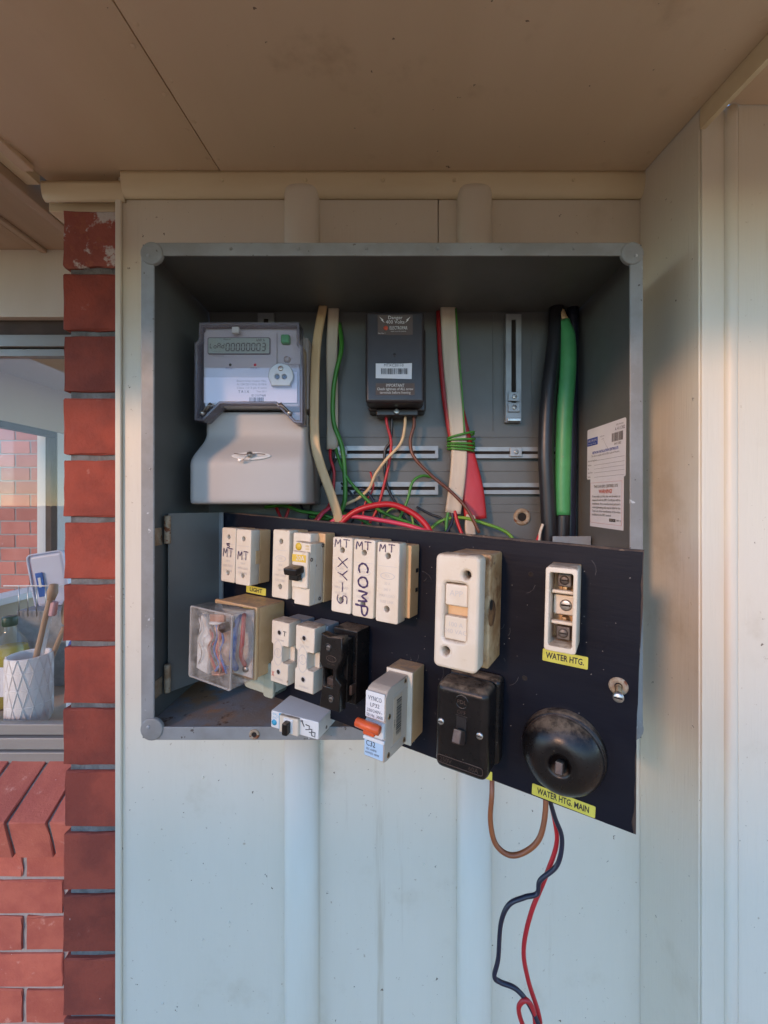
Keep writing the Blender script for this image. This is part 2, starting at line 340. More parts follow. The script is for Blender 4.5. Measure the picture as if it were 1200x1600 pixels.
# ------------------------------------------------------------------ ground
bm = bmesh.new(); s = 400
bm.faces.new([bm.verts.new(c) for c in ((-s, -s, 0), (s, -s, 0), (s, s, 0), (-s, s, 0))])
tag(link('ground', finish(bm, 'ground', False), 'ground_warm_bounce'), kind='structure')

# ------------------------------------------------------------------ added unseen fence: keeps the low sun off the wall's lower half
fen = thing('added_fence', 'tall unseen paling fence added to shade the lower wall', 'fence', (-4.1, -2.4, 0))
M('added_fence_timber', (.30, .20, .13), .85, (.22, .145, .095), 6, .7, .5, 40, (1, 1, .08), rand=.15)
pm_ = box_mesh(.146, .019, 2.45, .002, 1)
for k in range(13):
    o = link('paling', pm_, 'added_fence_timber', fen, (.85 + k * .149, 0, 1.235))
for z in (.35, 1.15, 1.95): BB('rail', .78, 2.72, -.06, -.0105, z - .04, z + .04, 'added_fence_timber', fen, .003)
for x in (.85, 2.6): BB('post', x - .05, x + .05, -.165, -.0605, 0, 2.2, 'added_fence_timber', fen, .003)

# ------------------------------------------------------------------ white clad wall with battens and cornice (front face at y=.70)
WY = .70
wall = thing('clad_wall', 'white painted board and batten wall behind the grey meter box', 'wall', (0, WY, 0))
HX0, HX1, HZ0, HZ1 = -.3575, .3495, Z(-.332), Z(.3685)
wn(PL('wall_board', [(-.4765, 0), (.46, 0), (.46, Z(.57)), (.0755, Z(.57)), (.0755, HZ1), (HX1, HZ1), (HX1, HZ0), (HX0, HZ0), (HX0, HZ1), (.0738, HZ1), (.0738, Z(.57)), (-.4765, Z(.57))], [], .018, 'wall_paint', wall, (0, .018, 0), bev=.0006))
BB('backing', -.47, HX0 - .03, .0185, .03, 0, Z(.57), 'dark_gap', wall, 0)
BB('backing', .05, .10, .0185, .03, HZ1 + .01, Z(.57), 'dark_gap', wall, 0)
BB('edge_strip', -.4785, -.468, -.006, -.0003, 0, Z(.525), 'wall_paint_plain', wall, .002)
def batten(xc, z0, z1, dome):
    w, p = .0295, .021; bm = bmesh.new(); rings = []
    def sec(z, k):
        o = []
        for i in range(13):
            a = math.pi * i / 12; o.append(bm.verts.new((xc - w * math.cos(a) * (1 if k > .5 else .9 + .1 * k), -p * k * (math.sin(a) ** .55) - .0003, z)))
        return o
    rings.append(sec(z0, 1)); rings.append(sec((z0 + z1) / 2, 1))
    if dome:
        for j in range(6):
            a = j / 5 * math.pi / 2; rings.append(sec(z1 - .022 + .022 * math.sin(a), max(math.cos(a), .02)))
    else: rings.append(sec(z1, 1))
    for a, c in zip(rings, rings[1:]):
        for i in range(12): bm.faces.new((a[i], a[i + 1], c[i + 1], c[i]))
    bm.faces.new(rings[0]); bm.faces.new(rings[-1])
    link('batten', finish(bm, 'batten'), 'wall_paint_plain', wall)
for xc in (-.159, .136):
    batten(xc, HZ1 + .001, Z(.548), True); batten(xc, 0, HZ0 - .001, False)
# cornice: quarter-round moulding, with a lower run over the brick pier
def cornice(x0, x1, zt, zb, dep, name='cornice'):
    pr = [(0, zt), (-dep, zt)] + [(-dep + dep * .75 * (1 - math.cos(a)), zb + (zt - zb) * .8 * (1 - math.sin(a))) for a in [R(k * 15) for k in range(7)]] + [(0, zb)]
    bm = bmesh.new(); A = [bm.verts.new((x0, y, z)) for y, z in pr]; C = [bm.verts.new((x1, y, z)) for y, z in pr]; n = len(pr)
    for i in range(n): bm.faces.new((A[i], A[(i + 1) % n], C[(i + 1) % n], C[i]))
    bm.faces.new(A); bm.faces.new(C); wn(link(name, finish(bm, 'cornice'), 'trim_paint', wall))
cornice(-.462, .4215, Z(.5625), Z(.524), .017)
cornice(-.600, -.4625, Z(.548), Z(.519), .012)
for x, z in ((-.33, -.47), (-.30, -.40), (-.36, -.60), (-.33, -.75), (-.285, -.72), (.22, -.60), (.05, -.62), (-.40, -.86)):
    screw(wall, (x, 0, Z(z)), .0022, 'wall_paint_plain', 'nail_head', False)
for x in (-.15, -.29, .1, .3, -.02): screw(wall, (x, -.0175, Z(.545)), .0028, 'trim_paint', 'nail_head', False)

# ------------------------------------------------------------------ return wall on the right: side board, then a face towards the viewer
rw = thing('return_wall', 'cream painted wall corner standing forward beside the meter box', 'wall', (0, 0, 0))
BB('side_board', .4215, .452, .5635, .6995, 0, Z(.62), 'wall_paint', rw, .0015)
BB('front_board', .4235, .4545, .5605, .5633, 0, Z(.545), 'wall_paint_plain', rw, .001)
TU('corner_bead', [(.4625, .562, 0), (.4625, .562, Z(.3)), (.4625, .562, Z(.545))], oval(.0085, .009, 14, 2.6), 'wall_paint_plain', rw, 2)
BB('front_board', .472, 1.6, .5585, .58, 0, Z(.553), 'wall_paint', rw, .001)

# ------------------------------------------------------------------ raked ceiling, lower towards the viewer
SL = .134; ang = math.atan(SL)
def cz(y): return Z(.469 + SL * y)
ceil = thing('soffit', 'brown raked soffit of two painted sheets above the meter box', 'ceiling', (0, .70, cz(.70)), (ang, 0, 0))
E0 = -.715                                   # outer edge, metres from the wall along the slope
def sheet(x0, x1, dz=0): BB('ceiling_sheet', x0, x1, E0, .02, .0 + dz, .009 + dz, 'ceiling_paint', ceil, .0008)
sheet(-.607, -.2955, .0006); sheet(-.2935, .4203)
BB('joint_backing', -.32, -.27, E0, .02, .0105, .014, 'dark_gap', ceil, 0)
for x, y in ((-.285, -.185), (-.305, -.105), (-.287, -.12), (-.286, -.045), (-.304, -.23), (-.304, -.165), (-.304, -.045), (-.285, -.255), (.40, -.06), (.40, -.16), (.40, -.26), (-.59, -.08), (-.36, -.02), (.06, -.01), (.22, -.012), (-.16, -.012)):
    LA('nail_head', [(0, .0008), (.002, .0006), (.0032, 0)], 'ceiling_paint', ceil, (x, y, 0), (R(180), 0, 0), 16)
rnd = random.Random(5)
for (x, y, n_) in ((-.165, -.262, 5), (.16, -.10, 2), (-.24, -.05, 3), (-.45, -.20, 4), (.30, -.16, 2), (-.02, -.19, 2), (.36, -.04, 3), (-.10, -.30, 2)):
    st_ = []
    for k in range(n_):
        a = rnd.uniform(0, 6.3); l = rnd.uniform(.004, .010); st_.append([(x + rnd.uniform(-.002, .002) + l * j / 3 * math.cos(a + .3 * j), y + l * j / 3 * math.sin(a + .3 * j)) for j in range(4)])
    o_ = ribbons('cobweb_scrap', st_, .0011, 'reveal_brown', ceil, 0); o_.rotation_euler = (R(-90), 0, 0); o_.location = (0, 0, -.0004); o_.scale = (1, 1, -1)
tr = tag(BB('edge_board',   .4205, .4275, -.01, .561, Z(.475), Z(.64), 'trim_paint', None, .001), 'narrow cream edge board hanging where the soffit meets the return wall', 'trim board')
tr.data.transform(Matrix.Identity(4))
bm = bmesh.new()
# shear the edge board's underside to follow the rake
for v in tr.data.vertices:
    yy = v.co.y + tr.location.y
    if v.co.z < 0: v.co.z = cz(yy) - .027 - tr.location.z
so = BB('porch_ceiling', .43, 1.6, -.01, .5575, Z(.548), Z(.56), 'ceiling_paint', None, .001)
tag(so, 'plain brown ceiling piece over the return wall at the top corner', 'ceiling')
for v in so.data.vertices: v.co.z += SL * (v.co.y + so.location.y - .56) 
# far soffit on the window side: beam, strip, boards
beam = thing('roof_beam', 'weathered timber beam carrying the soffit beside the brick pier', 'beam', (0, 0, 0))
BB('beam_side', -.632, -.6085, -.01, .698, Z(.548), Z(.70), 'trim_paint', beam, .0015)
BB('cover_strip', -.612, -.592, .36, .668, Z(.546), Z(.556), 'ceiling_paint', beam, .002)
beam.children[-1].rotation_euler = (ang * .0, 0, 0)
BB('lower_edge', -.652, -.6335, -.01, 1.2, Z(.532), Z(.70), 'soffit_board', beam, .002)
ws = thing('window_soffit', 'brown boarded soffit above the kitchen window', 'ceiling')
for x0, x1 in ((-1.058, -.654), (-1.46, -1.066), (-1.9, -1.468)):
    BB('soffit_board', x0, x1, -.01, 1.209, Z(.757), Z(.77), 'soffit_board', ws, .001)
BB('joint_cover', -1.052, -1.034, .5, 1.209, Z(.747), Z(.7565), 'soffit_board', ws, .002)
BB('backing', -1.9, -.66, -.01, 1.209, Z(.772), Z(.78), 'dark_gap', ws, 0)
fa = tag(BB('fascia_board', -1.9, 1.6, -.034, -.016, Z(.445), Z(.80), 'trim_paint', None, .001), 'long cream fascia board along the outer roof edge', 'fascia')

# ------------------------------------------------------------------ bricks
def brick_mesh(w, d, h):
    """fired brick: slightly uneven faces, nicked arrises"""
    bm = bmesh.new(); bmesh.ops.create_cube(bm, size=1)
    for v in bm.verts: v.co = Vector((v.co.x * w, v.co.y * d, v.co.z * h))
    bmesh.ops.bevel(bm, geom=list(bm.edges), offset=.0022, segments=1, affect='EDGES')
    fr = [e for e in bm.edges if e.calc_length() > .05]
    bmesh.ops.subdivide_edges(bm, edges=fr, cuts=3)
    for v in bm.verts:
        j = .0009 if random.random() < .84 else .0034
        v.co += Vector((random.uniform(-j, j), random.uniform(-j, j) * .6, random.uniform(-j, j)))
    return finish(bm, 'brick', False)
def brick_meshes(w, d, h, n=5, bev=.004):
    return [brick_mesh(w, d, h) for _ in range(n)]
def brick(me, loc, parent, mat='brick', rot=(0, 0, 0), label=None):
    if not me.materials: me.materials.append(MATS[mat])
    o = link('brick', me, None, parent, loc, rot)
    if label: o['label'] = label
    return o
PITCH, BH = .1088, .0980
pier = thing('brick_pier', 'red brick pier with raked grey mortar between window and white wall', 'brick pier')
front = brick_meshes(.112, .228, BH); retn = brick_meshes(.112, .228, BH)
ztop = .512
for i in range(21):
    zc = Z(ztop - BH / 2 - i * PITCH)
    if zc < .03: break
    if i == 0:
        me = brick_mesh(.112, .228, BH); brick(me, (-.525 + .001, .71 + .114, zc), pier, 'brick_flaked', label='top brick with flaking white paint')
    else: brick(random.choice(front), (-.524 + random.uniform(-.0015, .0015), .71 + .114 + random.uniform(-.001, .001), zc), pier, 'brick', (0, R(random.uniform(-.25, .25)), 0))
    for k in range(2):
        brick(random.choice(retn), (-.524 + random.uniform(-.001, .001), .95 + .114 + k * .24 - (.08 if i % 2 else 0) * 0, zc), pier)
BB('top_packing', -.6075, -.474, .713, 1.2, Z(.5135), Z(.72), 'trim_paint', pier, .002)
BB('mortar', -.572, -.474, .7165, 1.20, .0, Z(ztop - .004), 'mortar', pier, .002)
# brick wall under the window, sloping brick sill above it
bw = thing('window_wall', 'red brick wall below the kitchen window', 'brick wall')
wb = brick_meshes(.232, .10, BH)
for i in range(7):
    zc = Z(-1.0635 + .002 - BH / 2 + .049 - i * PITCH) 
    for k in range(7):
        xc = -.738 - k * .2445 + (.122 if i % 2 else 0)
        brick(random.choice(wb), (xc, 1.21 + .05 + random.uniform(-.0012, .0012), zc), bw, 'brick_lighter')
BB('mortar', -2.4, -.6, 1.2155, 1.32, 0, Z(-.96), 'mortar_pale', bw, .002)
sill = thing('brick_sill', 'sloping row of red bricks on edge under the window frame', 'brick sill')
def sill_mesh(w, inset=0, jit=.0008):
    """sloping sill brick: weathered top falling to a near-upright front face"""
    pr = [(1.222, -.760 - inset), (1.0830 + inset, -.8485 - inset), (1.1085 + inset, -.964 + inset), (1.24, -.91)]
    bm = bmesh.new(); A = [bm.verts.new((-w / 2, y, z)) for y, z in pr]; C = [bm.verts.new((w / 2, y, z)) for y, z in pr]
    bm.faces.new(A); bm.faces.new(C[::-1])
    for i in range(4): bm.faces.new((A[i], A[(i + 1) % 4], C[(i + 1) % 4], C[i]))
    bmesh.ops.recalc_face_normals(bm, faces=bm.faces); bmesh.ops.bevel(bm, geom=list(bm.edges), offset=.0022, segments=1, affect='EDGES')
    bmesh.ops.subdivide_edges(bm, edges=[e for e in bm.edges if e.calc_length() > .05], cuts=2)
    for v in bm.verts: v.co += Vector([random.uniform(-jit, jit) * (3 if random.random() < .12 else 1) for _ in range(3)])
    return finish(bm, 'sill_brick', False)
sb = [sill_mesh(.1015) for _ in range(4)]
for k in range(12): brick(random.choice(sb), (-.650 - k * .1105, random.uniform(-.001, .001), EYE + random.uniform(-.001, .001)), sill, 'brick_lighter')
link('mortar', sill_mesh(1.45, .006, 0), 'mortar', sill, (-1.26, 0, EYE))

# ------------------------------------------------------------------ kitchen window and the room behind it
win = thing('kitchen_window', 'aluminium kitchen window with cream head board beside the brick pier', 'window')
BB('head_board', -2.3, -.62, 1.21, 1.235, Z(.558), Z(.80), 'wall_paint_plain', win, .002)
BB('head_reveal', -2.3, -.62, 1.237, 1.30, Z(.50), Z(.60), 'reveal_brown', win, .002)
BB('top_rail', -2.3, -.62, 1.225, 1.262, Z(.476), Z(.512), 'aluminium', win, .002)
BB('top_sash', -2.3, -.62, 1.233, 1.258, Z(.449), Z(.472), 'aluminium', win, .002)
BB('top_gap', -2.3, -.62, 1.245, 1.27, Z(.470), Z(.48), 'dark_gap', win, 0)
BB('bottom_sash', -2.3, -.62, 1.233, 1.258, Z(-.700), Z(-.668), 'aluminium', win, .002)
BB('bottom_rail', -2.3, -.62, 1.222, 1.262, Z(-.738), Z(-.704), 'aluminium', win, .002)
BB('bottom_flange', -2.3, -.62, 1.212, 1.262, Z(-.772), Z(-.741), 'aluminium', win, .002)
BB('side_sash', -.70, -.66, 1.225, 1.26, Z(-.70), Z(.449), 'aluminium', win, .002)
BB('side_sash', -2.3, -2.26, 1.225, 1.26, Z(-.70), Z(.449), 'aluminium', win, .002)
BB('pane', -2.26, -.70, 1.2435, 1.2475, Z(-.668), Z(.449), 'window_glass', win, 0)
XS = -1.66
room = thing('kitchen_room', 'kitchen wall with a side window seen through the glass', 'room')
BB('ceiling_board', XS - .1, -.60, 1.262, 2.9, Z(.56), Z(.58), 'room_tan_reflection', room, 0)
BB('side_wall', XS - .1, XS, 1.262, 2.9, Z(.355), Z(.60), 'room_tan_reflection', room, 0)
BB('side_wall', XS - .1, XS, 1.28, 2.9, 0, Z(-.415), 'room_tan_reflection', room, 0)
BB('side_wall', XS - .1, XS, 2.0, 2.3, Z(-.413), Z(.353), 'room_white', room, 0)
BB('back_wall', XS, -1.2, 2.3, 2.35, 0, Z(.558), 'room_white', room, 0)
BB('sash_top', XS - .03, XS - .002, 1.28, 2.0, Z(.325), Z(.354), 'reveal_brown', room, .001)
BB('sash_side', XS - .03, XS - .002, 1.965, 1.999, Z(-.39), Z(.324), 'reveal_brown', room, .001)
BB('inner_sill', XS - .05, XS + .06, 1.28, 2.02, Z(-.412), Z(-.385), 'room_white', room, .002)
BB('side_pane', XS - .022, XS - .018, 1.28, 1.964, Z(-.384), Z(.324), 'window_glass', room, 0)
BB('bench_top', XS, -.75, 1.27, 1.9, Z(-.76), Z(-.722), 'bench_top', room, .003)
ow = thing('neighbour_wall', 'pale red brick wall outdoors seen through two panes of glass', 'brick wall')
nb = brick_meshes(.232, .1, BH, 4)
for i in range(17):
    for k in range(7):
        brick(random.choice(nb), (-2.35 - k * .2445 - (.122 if i % 2 else 0), 3.35, Z(.68 - i * PITCH)), ow, 'brick_pale')
BB('mortar', -4.1, -2.2, 3.306, 3.4, 0, Z(.735), 'mortar_pale', ow, 0)

# things on the kitchen bench
def lift(x, y): return (x, y, Z(-.721))
crock = thing('utensil_crock', 'white ceramic utensil crock with raised triangle pattern', 'crock', lift(-1.209, 1.345))
rc, hc = .060, .226
LA('body', [(0, 0), (.052, 0), (.056, .006), (rc, .05), (rc, hc - .004), (rc - .002, hc), (rc - .006, hc), (rc - .008, hc - .006), (rc - .010, .02), (0, .012)], 'ceramic', crock, n=48)
bm = bmesh.new()
def rib(p, q):
    n = 7
    for j in range(n):
        a0, z0 = [p[i] + (q[i] - p[i]) * j / n for i in (0, 1)]; a1, z1 = [p[i] + (q[i] - p[i]) * (j + 1) / n for i in (0, 1)]
        A = Vector((math.cos(a0), math.sin(a0), 0)); C = Vector((math.cos(a1), math.sin(a1), 0)); dz = .0016 if abs(z1 - z0) < 1e-6 else 0; da = 0 if dz else .022
        f = []
        for (a, z) in ((a0, z0), (a1, z1)):
            f.append((bm.verts.new((math.cos(a - da) * (rc - .0005), math.sin(a - da) * (rc - .0005), z - dz)), bm.verts.new((math.cos(a) * (rc + .0022), math.sin(a) * (rc + .0022), z)), bm.verts.new((math.cos(a + da) * (rc - .0005), math.sin(a + da) * (rc - .0005), z + dz))))
        for i in (0, 1): bm.faces.new((f[0][i], f[1][i], f[1][i + 1], f[0][i + 1]))
NA = 14; zs = [.015, .070, .125, .180, .226]
for r_ in range(4):
    for k in range(NA):
        a = 2 * math.pi * (k + .5 * (r_ % 2)) / NA; st = 2 * math.pi / NA
        if r_: rib((a, zs[r_]), (a + st, zs[r_]))
        rib((a, zs[r_]), (a + st / 2, zs[r_ + 1])); rib((a, zs[r_]), (a - st / 2, zs[r_ + 1]))
link('triangle_relief', finish(bm, 'relief'), 'ceramic', crock)
sp = thing('wooden_spoon', 'long wooden spoon handle leaning right out of the crock', 'spoon', lift(-1.209, 1.345))
TU('handle', [(-.03, .0, .02), (.0, .01, .16), (.055, .02, .42)], .0085, 'wood_spoon', sp, 4)
LA('bowl', [(0, .03), (.012, .027), (.016, 0), (.011, -.025), (0, -.03)], 'wood_spoon', sp, (.058, .021, .425), (0, R(12), 0), 14)
sp = thing('wooden_spoon', 'wooden spoon with its broad bowl up in the crock', 'spoon', lift(-1.209, 1.365))
TU('handle', [(-.02, .01, .03), (.04, .02, .20), (.075, .03, .30)], .008, 'wood_spoon', sp, 4)
b_ = LA('bowl', [(0, .06), (.016, .052), (.027, .02), (.026, -.015), (.014, -.05), (0, -.06)], 'wood_spoon', sp, (.092, .03, .36), (0, R(16), 0), 18); b_.scale = (1, .45, 1)
br = thing('dish_brush', 'pale handled brush standing upright in the crock', 'brush', lift(-1.209, 1.335))
TU('handle', [(-.01, .02, .03), (.02, .03, .20), (.045, .035, .345)], .0065, 'white_plastic', br, 4); B('head', (.030, .022, .05), (.051, .036, .37), 'ink_pink', br, .006, (0, R(10), 0))
bot = thing('oil_bottle', 'glass bottle of yellow oil with dark green cap behind the crock', 'bottle', lift(-1.392, 1.47)); bot.scale = (.76, .76, .79)
LA('glass', [(0, 0), (.07, 0), (.074, .01), (.074, .23), (.068, .27), (.045, .31), (.026, .335), (.024, .365)], 'bottle_glass', bot)
LA('oil', [(0, .004), (.068, .004), (.071, .012), (.071, .228), (.064, .262), (0, .262)], 'olive_oil', bot)
LA('cap', [(.0, .40), (.026, .40), (.029, .396), (.029, .362), (.027, .358), (0, .358)], 'cap_green', bot, n=28)
PL('paper_label', rrect(.09, .13, .004), [], .001, 'paper', bot, (0, -.0755, .13))
car = thing('drink_carton', 'pale blue carton with printed panel beside the crock', 'carton', lift(-1.055, 1.40))
B('body', (.085, .09, .30), (0, 0, .15), 'carton_blue', car, .002); PR('gable', [(-.042, 0), (.042, 0), (.042, .012), (-.042, .10)], -.044, .044, 'carton_grey', car, loc=(0, 0, .301))
PL('round_mark', circ(-.012, 0, .022), [], .0006, 'ink_blue', car, (0, -.0455, .25), bev=.0001)
for k in range(12): T('nutrition information', .004, (-.012, -.0458, .165 - k * .011), 'ink_grey', car, squash=.9)
fc = thing('food_container', 'clear lidded plastic box with blue clip tilted on the bench', 'container', (-1.42, 1.72, Z(-.42)), (0, R(-9), R(10)))
B('body', (.13, .07, .22), (0, 0, .11), 'box_clear_white', fc, .018, seg=3); B('clip', (.026, .006, .10), (-.030, -.041, .095), 'blue_plastic', fc, .002); B('clip_slot', (.010, .002, .04), (-.030, -.0445, .105), 'white_plastic', fc, .001)
PL('seal_rim', rrect(.137, .226, .02, cz=.112), [rrect(.127, .216, .016, cz=.112)], .012, 'box_clear_white', fc, (0, -.026, 0))
dr = thing('dish_rack', 'grey dish rack with wire side on the bench behind the crock', 'dish rack', (-1.38, 1.66, Z(-.721)))
B('tray', (.36, .22, .30), (.06, .06, .15), 'base_grey', dr, .004)
for k in range(5): TU('wire', [(-.1 + k * .035, -.06, .28), (-.1 + k * .035, -.06, .40)], .002, 'steel', dr, 1)
TU('wire', [(-.16, -.06, .40), (.12, -.06, .40)], .0025, 'white_plastic', dr, 1)

# ------------------------------------------------------------------ steel meter box (front rim at y=.57, back at y=.77)
FX0, FX1, FZ0, FZ1 = -.3565, .3485, Z(-.331), Z(.3675)      # outer rim
BYF, BYB = .57, .772
mbx = thing('meter_box', 'open grey steel meter box with chipped rim set into the white wall', 'meter box')
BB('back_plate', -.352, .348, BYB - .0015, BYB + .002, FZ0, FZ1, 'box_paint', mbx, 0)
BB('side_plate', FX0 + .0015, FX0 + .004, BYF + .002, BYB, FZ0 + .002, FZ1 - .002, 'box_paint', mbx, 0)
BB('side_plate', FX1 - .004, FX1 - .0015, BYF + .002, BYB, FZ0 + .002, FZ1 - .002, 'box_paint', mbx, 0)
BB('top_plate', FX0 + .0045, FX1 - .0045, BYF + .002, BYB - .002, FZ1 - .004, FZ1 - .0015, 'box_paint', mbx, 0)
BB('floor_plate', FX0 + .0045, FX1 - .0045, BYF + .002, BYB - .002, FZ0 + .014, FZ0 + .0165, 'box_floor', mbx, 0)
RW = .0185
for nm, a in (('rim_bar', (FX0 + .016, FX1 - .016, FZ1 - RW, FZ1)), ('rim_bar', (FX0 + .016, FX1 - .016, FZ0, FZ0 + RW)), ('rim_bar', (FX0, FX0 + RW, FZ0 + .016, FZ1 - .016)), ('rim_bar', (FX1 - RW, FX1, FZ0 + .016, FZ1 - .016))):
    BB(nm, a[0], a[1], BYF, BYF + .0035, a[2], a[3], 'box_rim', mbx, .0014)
for sx, x in ((1, FX0), (-1, FX1)):
    for sz, z in ((1, FZ0), (-1, FZ1)):
        r = .0158; cx_, cz_ = x + sx * r, z + sz * r
        o = LA('corner_cap', [(0, .0016), (r * .86, .0015), (r * .97, .0010), (r, 0), (r, -.004)], 'box_rim', mbx, (cx_, BYF - .0004, cz_), FRONT, 32)
        screw(o, (-sx * r * .25, sz * r * .25, .0015), .0024, 'cap_metal', 'rivet', False, (0, 0, 0))
for x in (-.23, -.135, -.04, .06, .15, .25): screw(mbx, (x, BYF - .0002, FZ1 - .009), .0022, 'box_rim', 'rivet', False)
g = LA('drain_grommet', [(.0035, .0005), (.0045, .0016), (.0068, .0014), (.0074, 0), (.0074, -.002)], 'rust_steel', mbx, (-.197, BYF - .0004, FZ0 + .0085), FRONT, 20)
LA('hole', [(0, .0003), (.0044, .0003)], 'hole_black', g, n=16)
# slotted mounting rails on the back plate
YB = BYB - .0015
def rail(x0, x1, z0, z1, slot=True, clamps=()):
    r_ = BB('mounting_rail', x0, x1, YB - .007, YB - .0002, z0, z1, 'rail_metal', mbx, .0012)
    h = (z1 - z0); w = x1 - x0
    o = PL('rail_face', [(x0, z0), (x1, z0), (x1, z1), (x0, z1)], [[(x0 + .012, z0 + h * .36), (x1 - .006, z0 + h * .36), (x1 - .006, z0 + h * .62), (x0 + .012, z0 + h * .62)]] if w > h else [[(x0 + w * .36, z0 + .03), (x0 + w * .66, z0 + .03), (x0 + w * .66, z1 - .01), (x0 + w * .36, z1 - .01)]], .003, 'rail_metal', mbx, (0, YB - .0095, 0), bev=.0003)
    if w > h: BB('slot', x0 + .010, x1 - .004, YB - .0092, YB - .0072, z0 + h * .34, z0 + h * .64, 'hole_black', r_, 0)
    else: BB('slot', x0 + w * .34, x0 + w * .68, YB - .0092, YB - .0072, z0 + .028, z1 - .008, 'hole_black', r_, 0)
    for c in r_.children: c.location -= r_.location
    for cxx, czz in clamps:
        k = B('clamp', (.022, .005, .017), (cxx, YB - .0145, czz), 'rail_metal', mbx, .001); screw(k, (0, -.0026, 0), .0042, 'steel'); 
rail(-.112, .081, Z(.086), Z(.109), clamps=((-.10, Z(.0985)),)); rail(-.112, .081, Z(.018), Z(.042))
rail(.105, .33, Z(.086), Z(.107), clamps=((.225, Z(.097)),)); rail(.105, .33, Z(.019), Z(.040))
rail(.207, .236, Z(.153), Z(.355), clamps=((.2215, Z(.20)), (.2215, Z(.18)))); rail(-.256, -.226, Z(.27), Z(.357))
BB('rail_end_clip', .209, .234, YB - .018, YB - .0097, Z(.154), Z(.160), 'steel', mbx, .001)
for z in (.062, .126, .0, -.016): BB('pressed_rib', -.15, .345, YB - .0012, YB - .0001, Z(z), Z(z + .0022), 'box_paint', mbx, .0005)
for x in (.185, .258): BB('pressed_rib', x, x + .0018, YB - .0012, YB - .0001, Z(.14), Z(.36), 'box_paint', mbx, .0005)
g = LA('cable_grommet', [(.008, .001), (.010, .004), (.015, .0035), (.0165, 0)], 'rust_steel', mbx, (.241, YB, Z(-.024)), FRONT, 24)
LA('hole', [(0, .0008), (.0085, .0008)], 'hole_black', g, n=16)
BB('lug_plate', .272, .338, .700, .702, Z(-.10), Z(-.055), 'rail_metal', mbx, .0008)
# paper stickers on the right-hand inside wall
SX = FX1 - .0042
st = thing('certificate_sticker', 'white installation certificate sticker with blue logo and barcode', 'sticker', (SX, .666, Z(.087)), (0, R(1.0), R(-90)))
PL('sheet', rrect(.121, .088, .003), [], .0005, 'paper', st, (0, 0, 0), bev=.0001); yS = -.0008
B('logo_panel', (.036, .0003, .013), (-.041, yS, .021), 'ink_blue', st, 0); T('VIRCOM EMS', .0042, (-.041, yS - .0004, .0225), 'ink_white', st, width=.031); T('Energy Mngt', .0022, (-.041, yS - .0004, .0175), 'ink_white', st, width=.028)
T('Reference', .0025, (-.008, yS, .026), 'ink_faint', st); ribbons('pen_stroke', [[(-.01, .02), (-.004, .022), (.0, .014), (.008, .006), (.012, .002)]], .0005, 'ink_faint', st, yS)
T('EIPC Number', .0025, (.045, yS, .037), 'ink_grey', st); T('A 411382', .005, (.045, yS, .0305), 'ink_grey', st); bars('barcode', .022, .055, .012, .0255, yS, 'ink', st, 24, 3); T('A411382', .0038, (.039, yS, .008), 'ink_grey', st)
T('NETWORK INSTALLATION CERTIFICATE', .0040, (.0, yS, .001), 'ink_blue', st, width=.082, bold=.04); T('This device complies with the EIPC Code of Practice', .0030, (0, yS, -.0045), 'ink_grey', st, width=.088)
for z, t in ((-.013, 'Approved signature'), (-.0205, 'Address'), (-.027, 'ID'), (-.0335, 'Issue Date'), (-.041, 'Notes')):
    T(t, .0028, (-.057, yS, z + .0012), 'ink_grey', st, 'LEFT'); B('rule', (.092, .0002, .0003), (.012, yS, z), 'ink_grey', st, 0)
st = thing('warning_sticker', 'white sticker with red warning line stuck below the certificate', 'sticker', (SX, .664, Z(.0025)), (0, R(.8), R(-90)))
PL('sheet', rrect(.104, .083, .001), [], .0005, 'paper', st, (0, .0002, 0), bev=.0001)
T('THIS IS AN EIPC CERTIFIED SITE', .0046, (0, yS, .027), 'ink', st, width=.075); T('WARNING!', .0062, (0, yS, .0185), 'ink_red', st, width=.042, bold=.03)
for k, t in enumerate(('If any seals on this site are broken or', 'tampered with the EIPC Certificate will be', 'invalidated. Any unauthorised person/s', 'removing/breaking seals may be liable for the', 'Total Cost of the recertification of the entire', 'installation to the EIPC standard.')):
    T(t, .0037, (-.0435, yS, .0105 - k * .0062), 'ink', st, 'LEFT', width=.088 if k < 5 else .062)
B('logo_panel', (.018, .0003, .0048), (.022, yS, -.0275), 'ink', st, 0); T('VIRCOM', .0028, (.022, yS - .0004, -.0275), 'ink_white', st); T('0800 22', .0028, (.040, yS, -.0275), 'ink', st)
for z in (.034, -.0345): B('rule', (.098, .0002, .0005), (0, yS, z), 'ink_pink', st, 0)
for x in (-.049, .049): B('rule', (.0005, .0002, .068), (x, yS - .0001, 0), 'ink_pink', st, 0)

# ------------------------------------------------------------------ electricity meter
mt = thing('electricity_meter', 'grey electricity meter with clear cover and liquid crystal display', 'electricity meter', (-.232, .66, Z(0)))
def loft(name, secs, mat, parent):
    bm = bmesh.new(); rings = []
    for z, w, yf, r in secs:
        pts = [(w / 2, .105)] + [(w / 2 - r + r * math.cos(a), yf + r - r * math.sin(a)) for a in [R(k * 18) for k in range(6)]] + [(-w / 2 + r - r * math.sin(a), yf + r - r * math.cos(a)) for a in [R(k * 18) for k in range(6)]] + [(-w / 2, .105)]
        rings.append([bm.verts.new((x, y, z)) for x, y in pts])
    n = len(rings[0])
    for a, c in zip(rings, rings[1:]):
        for i in range(n): bm.faces.new((a[i], a[(i + 1) % n], c[(i + 1) % n], c[i]))
    bm.faces.new(rings[0]); bm.faces.new(rings[-1])
    return link(name, finish(bm, name), mat, parent)
def sstep(t): return t * t * (3 - 2 * t)
secs = []
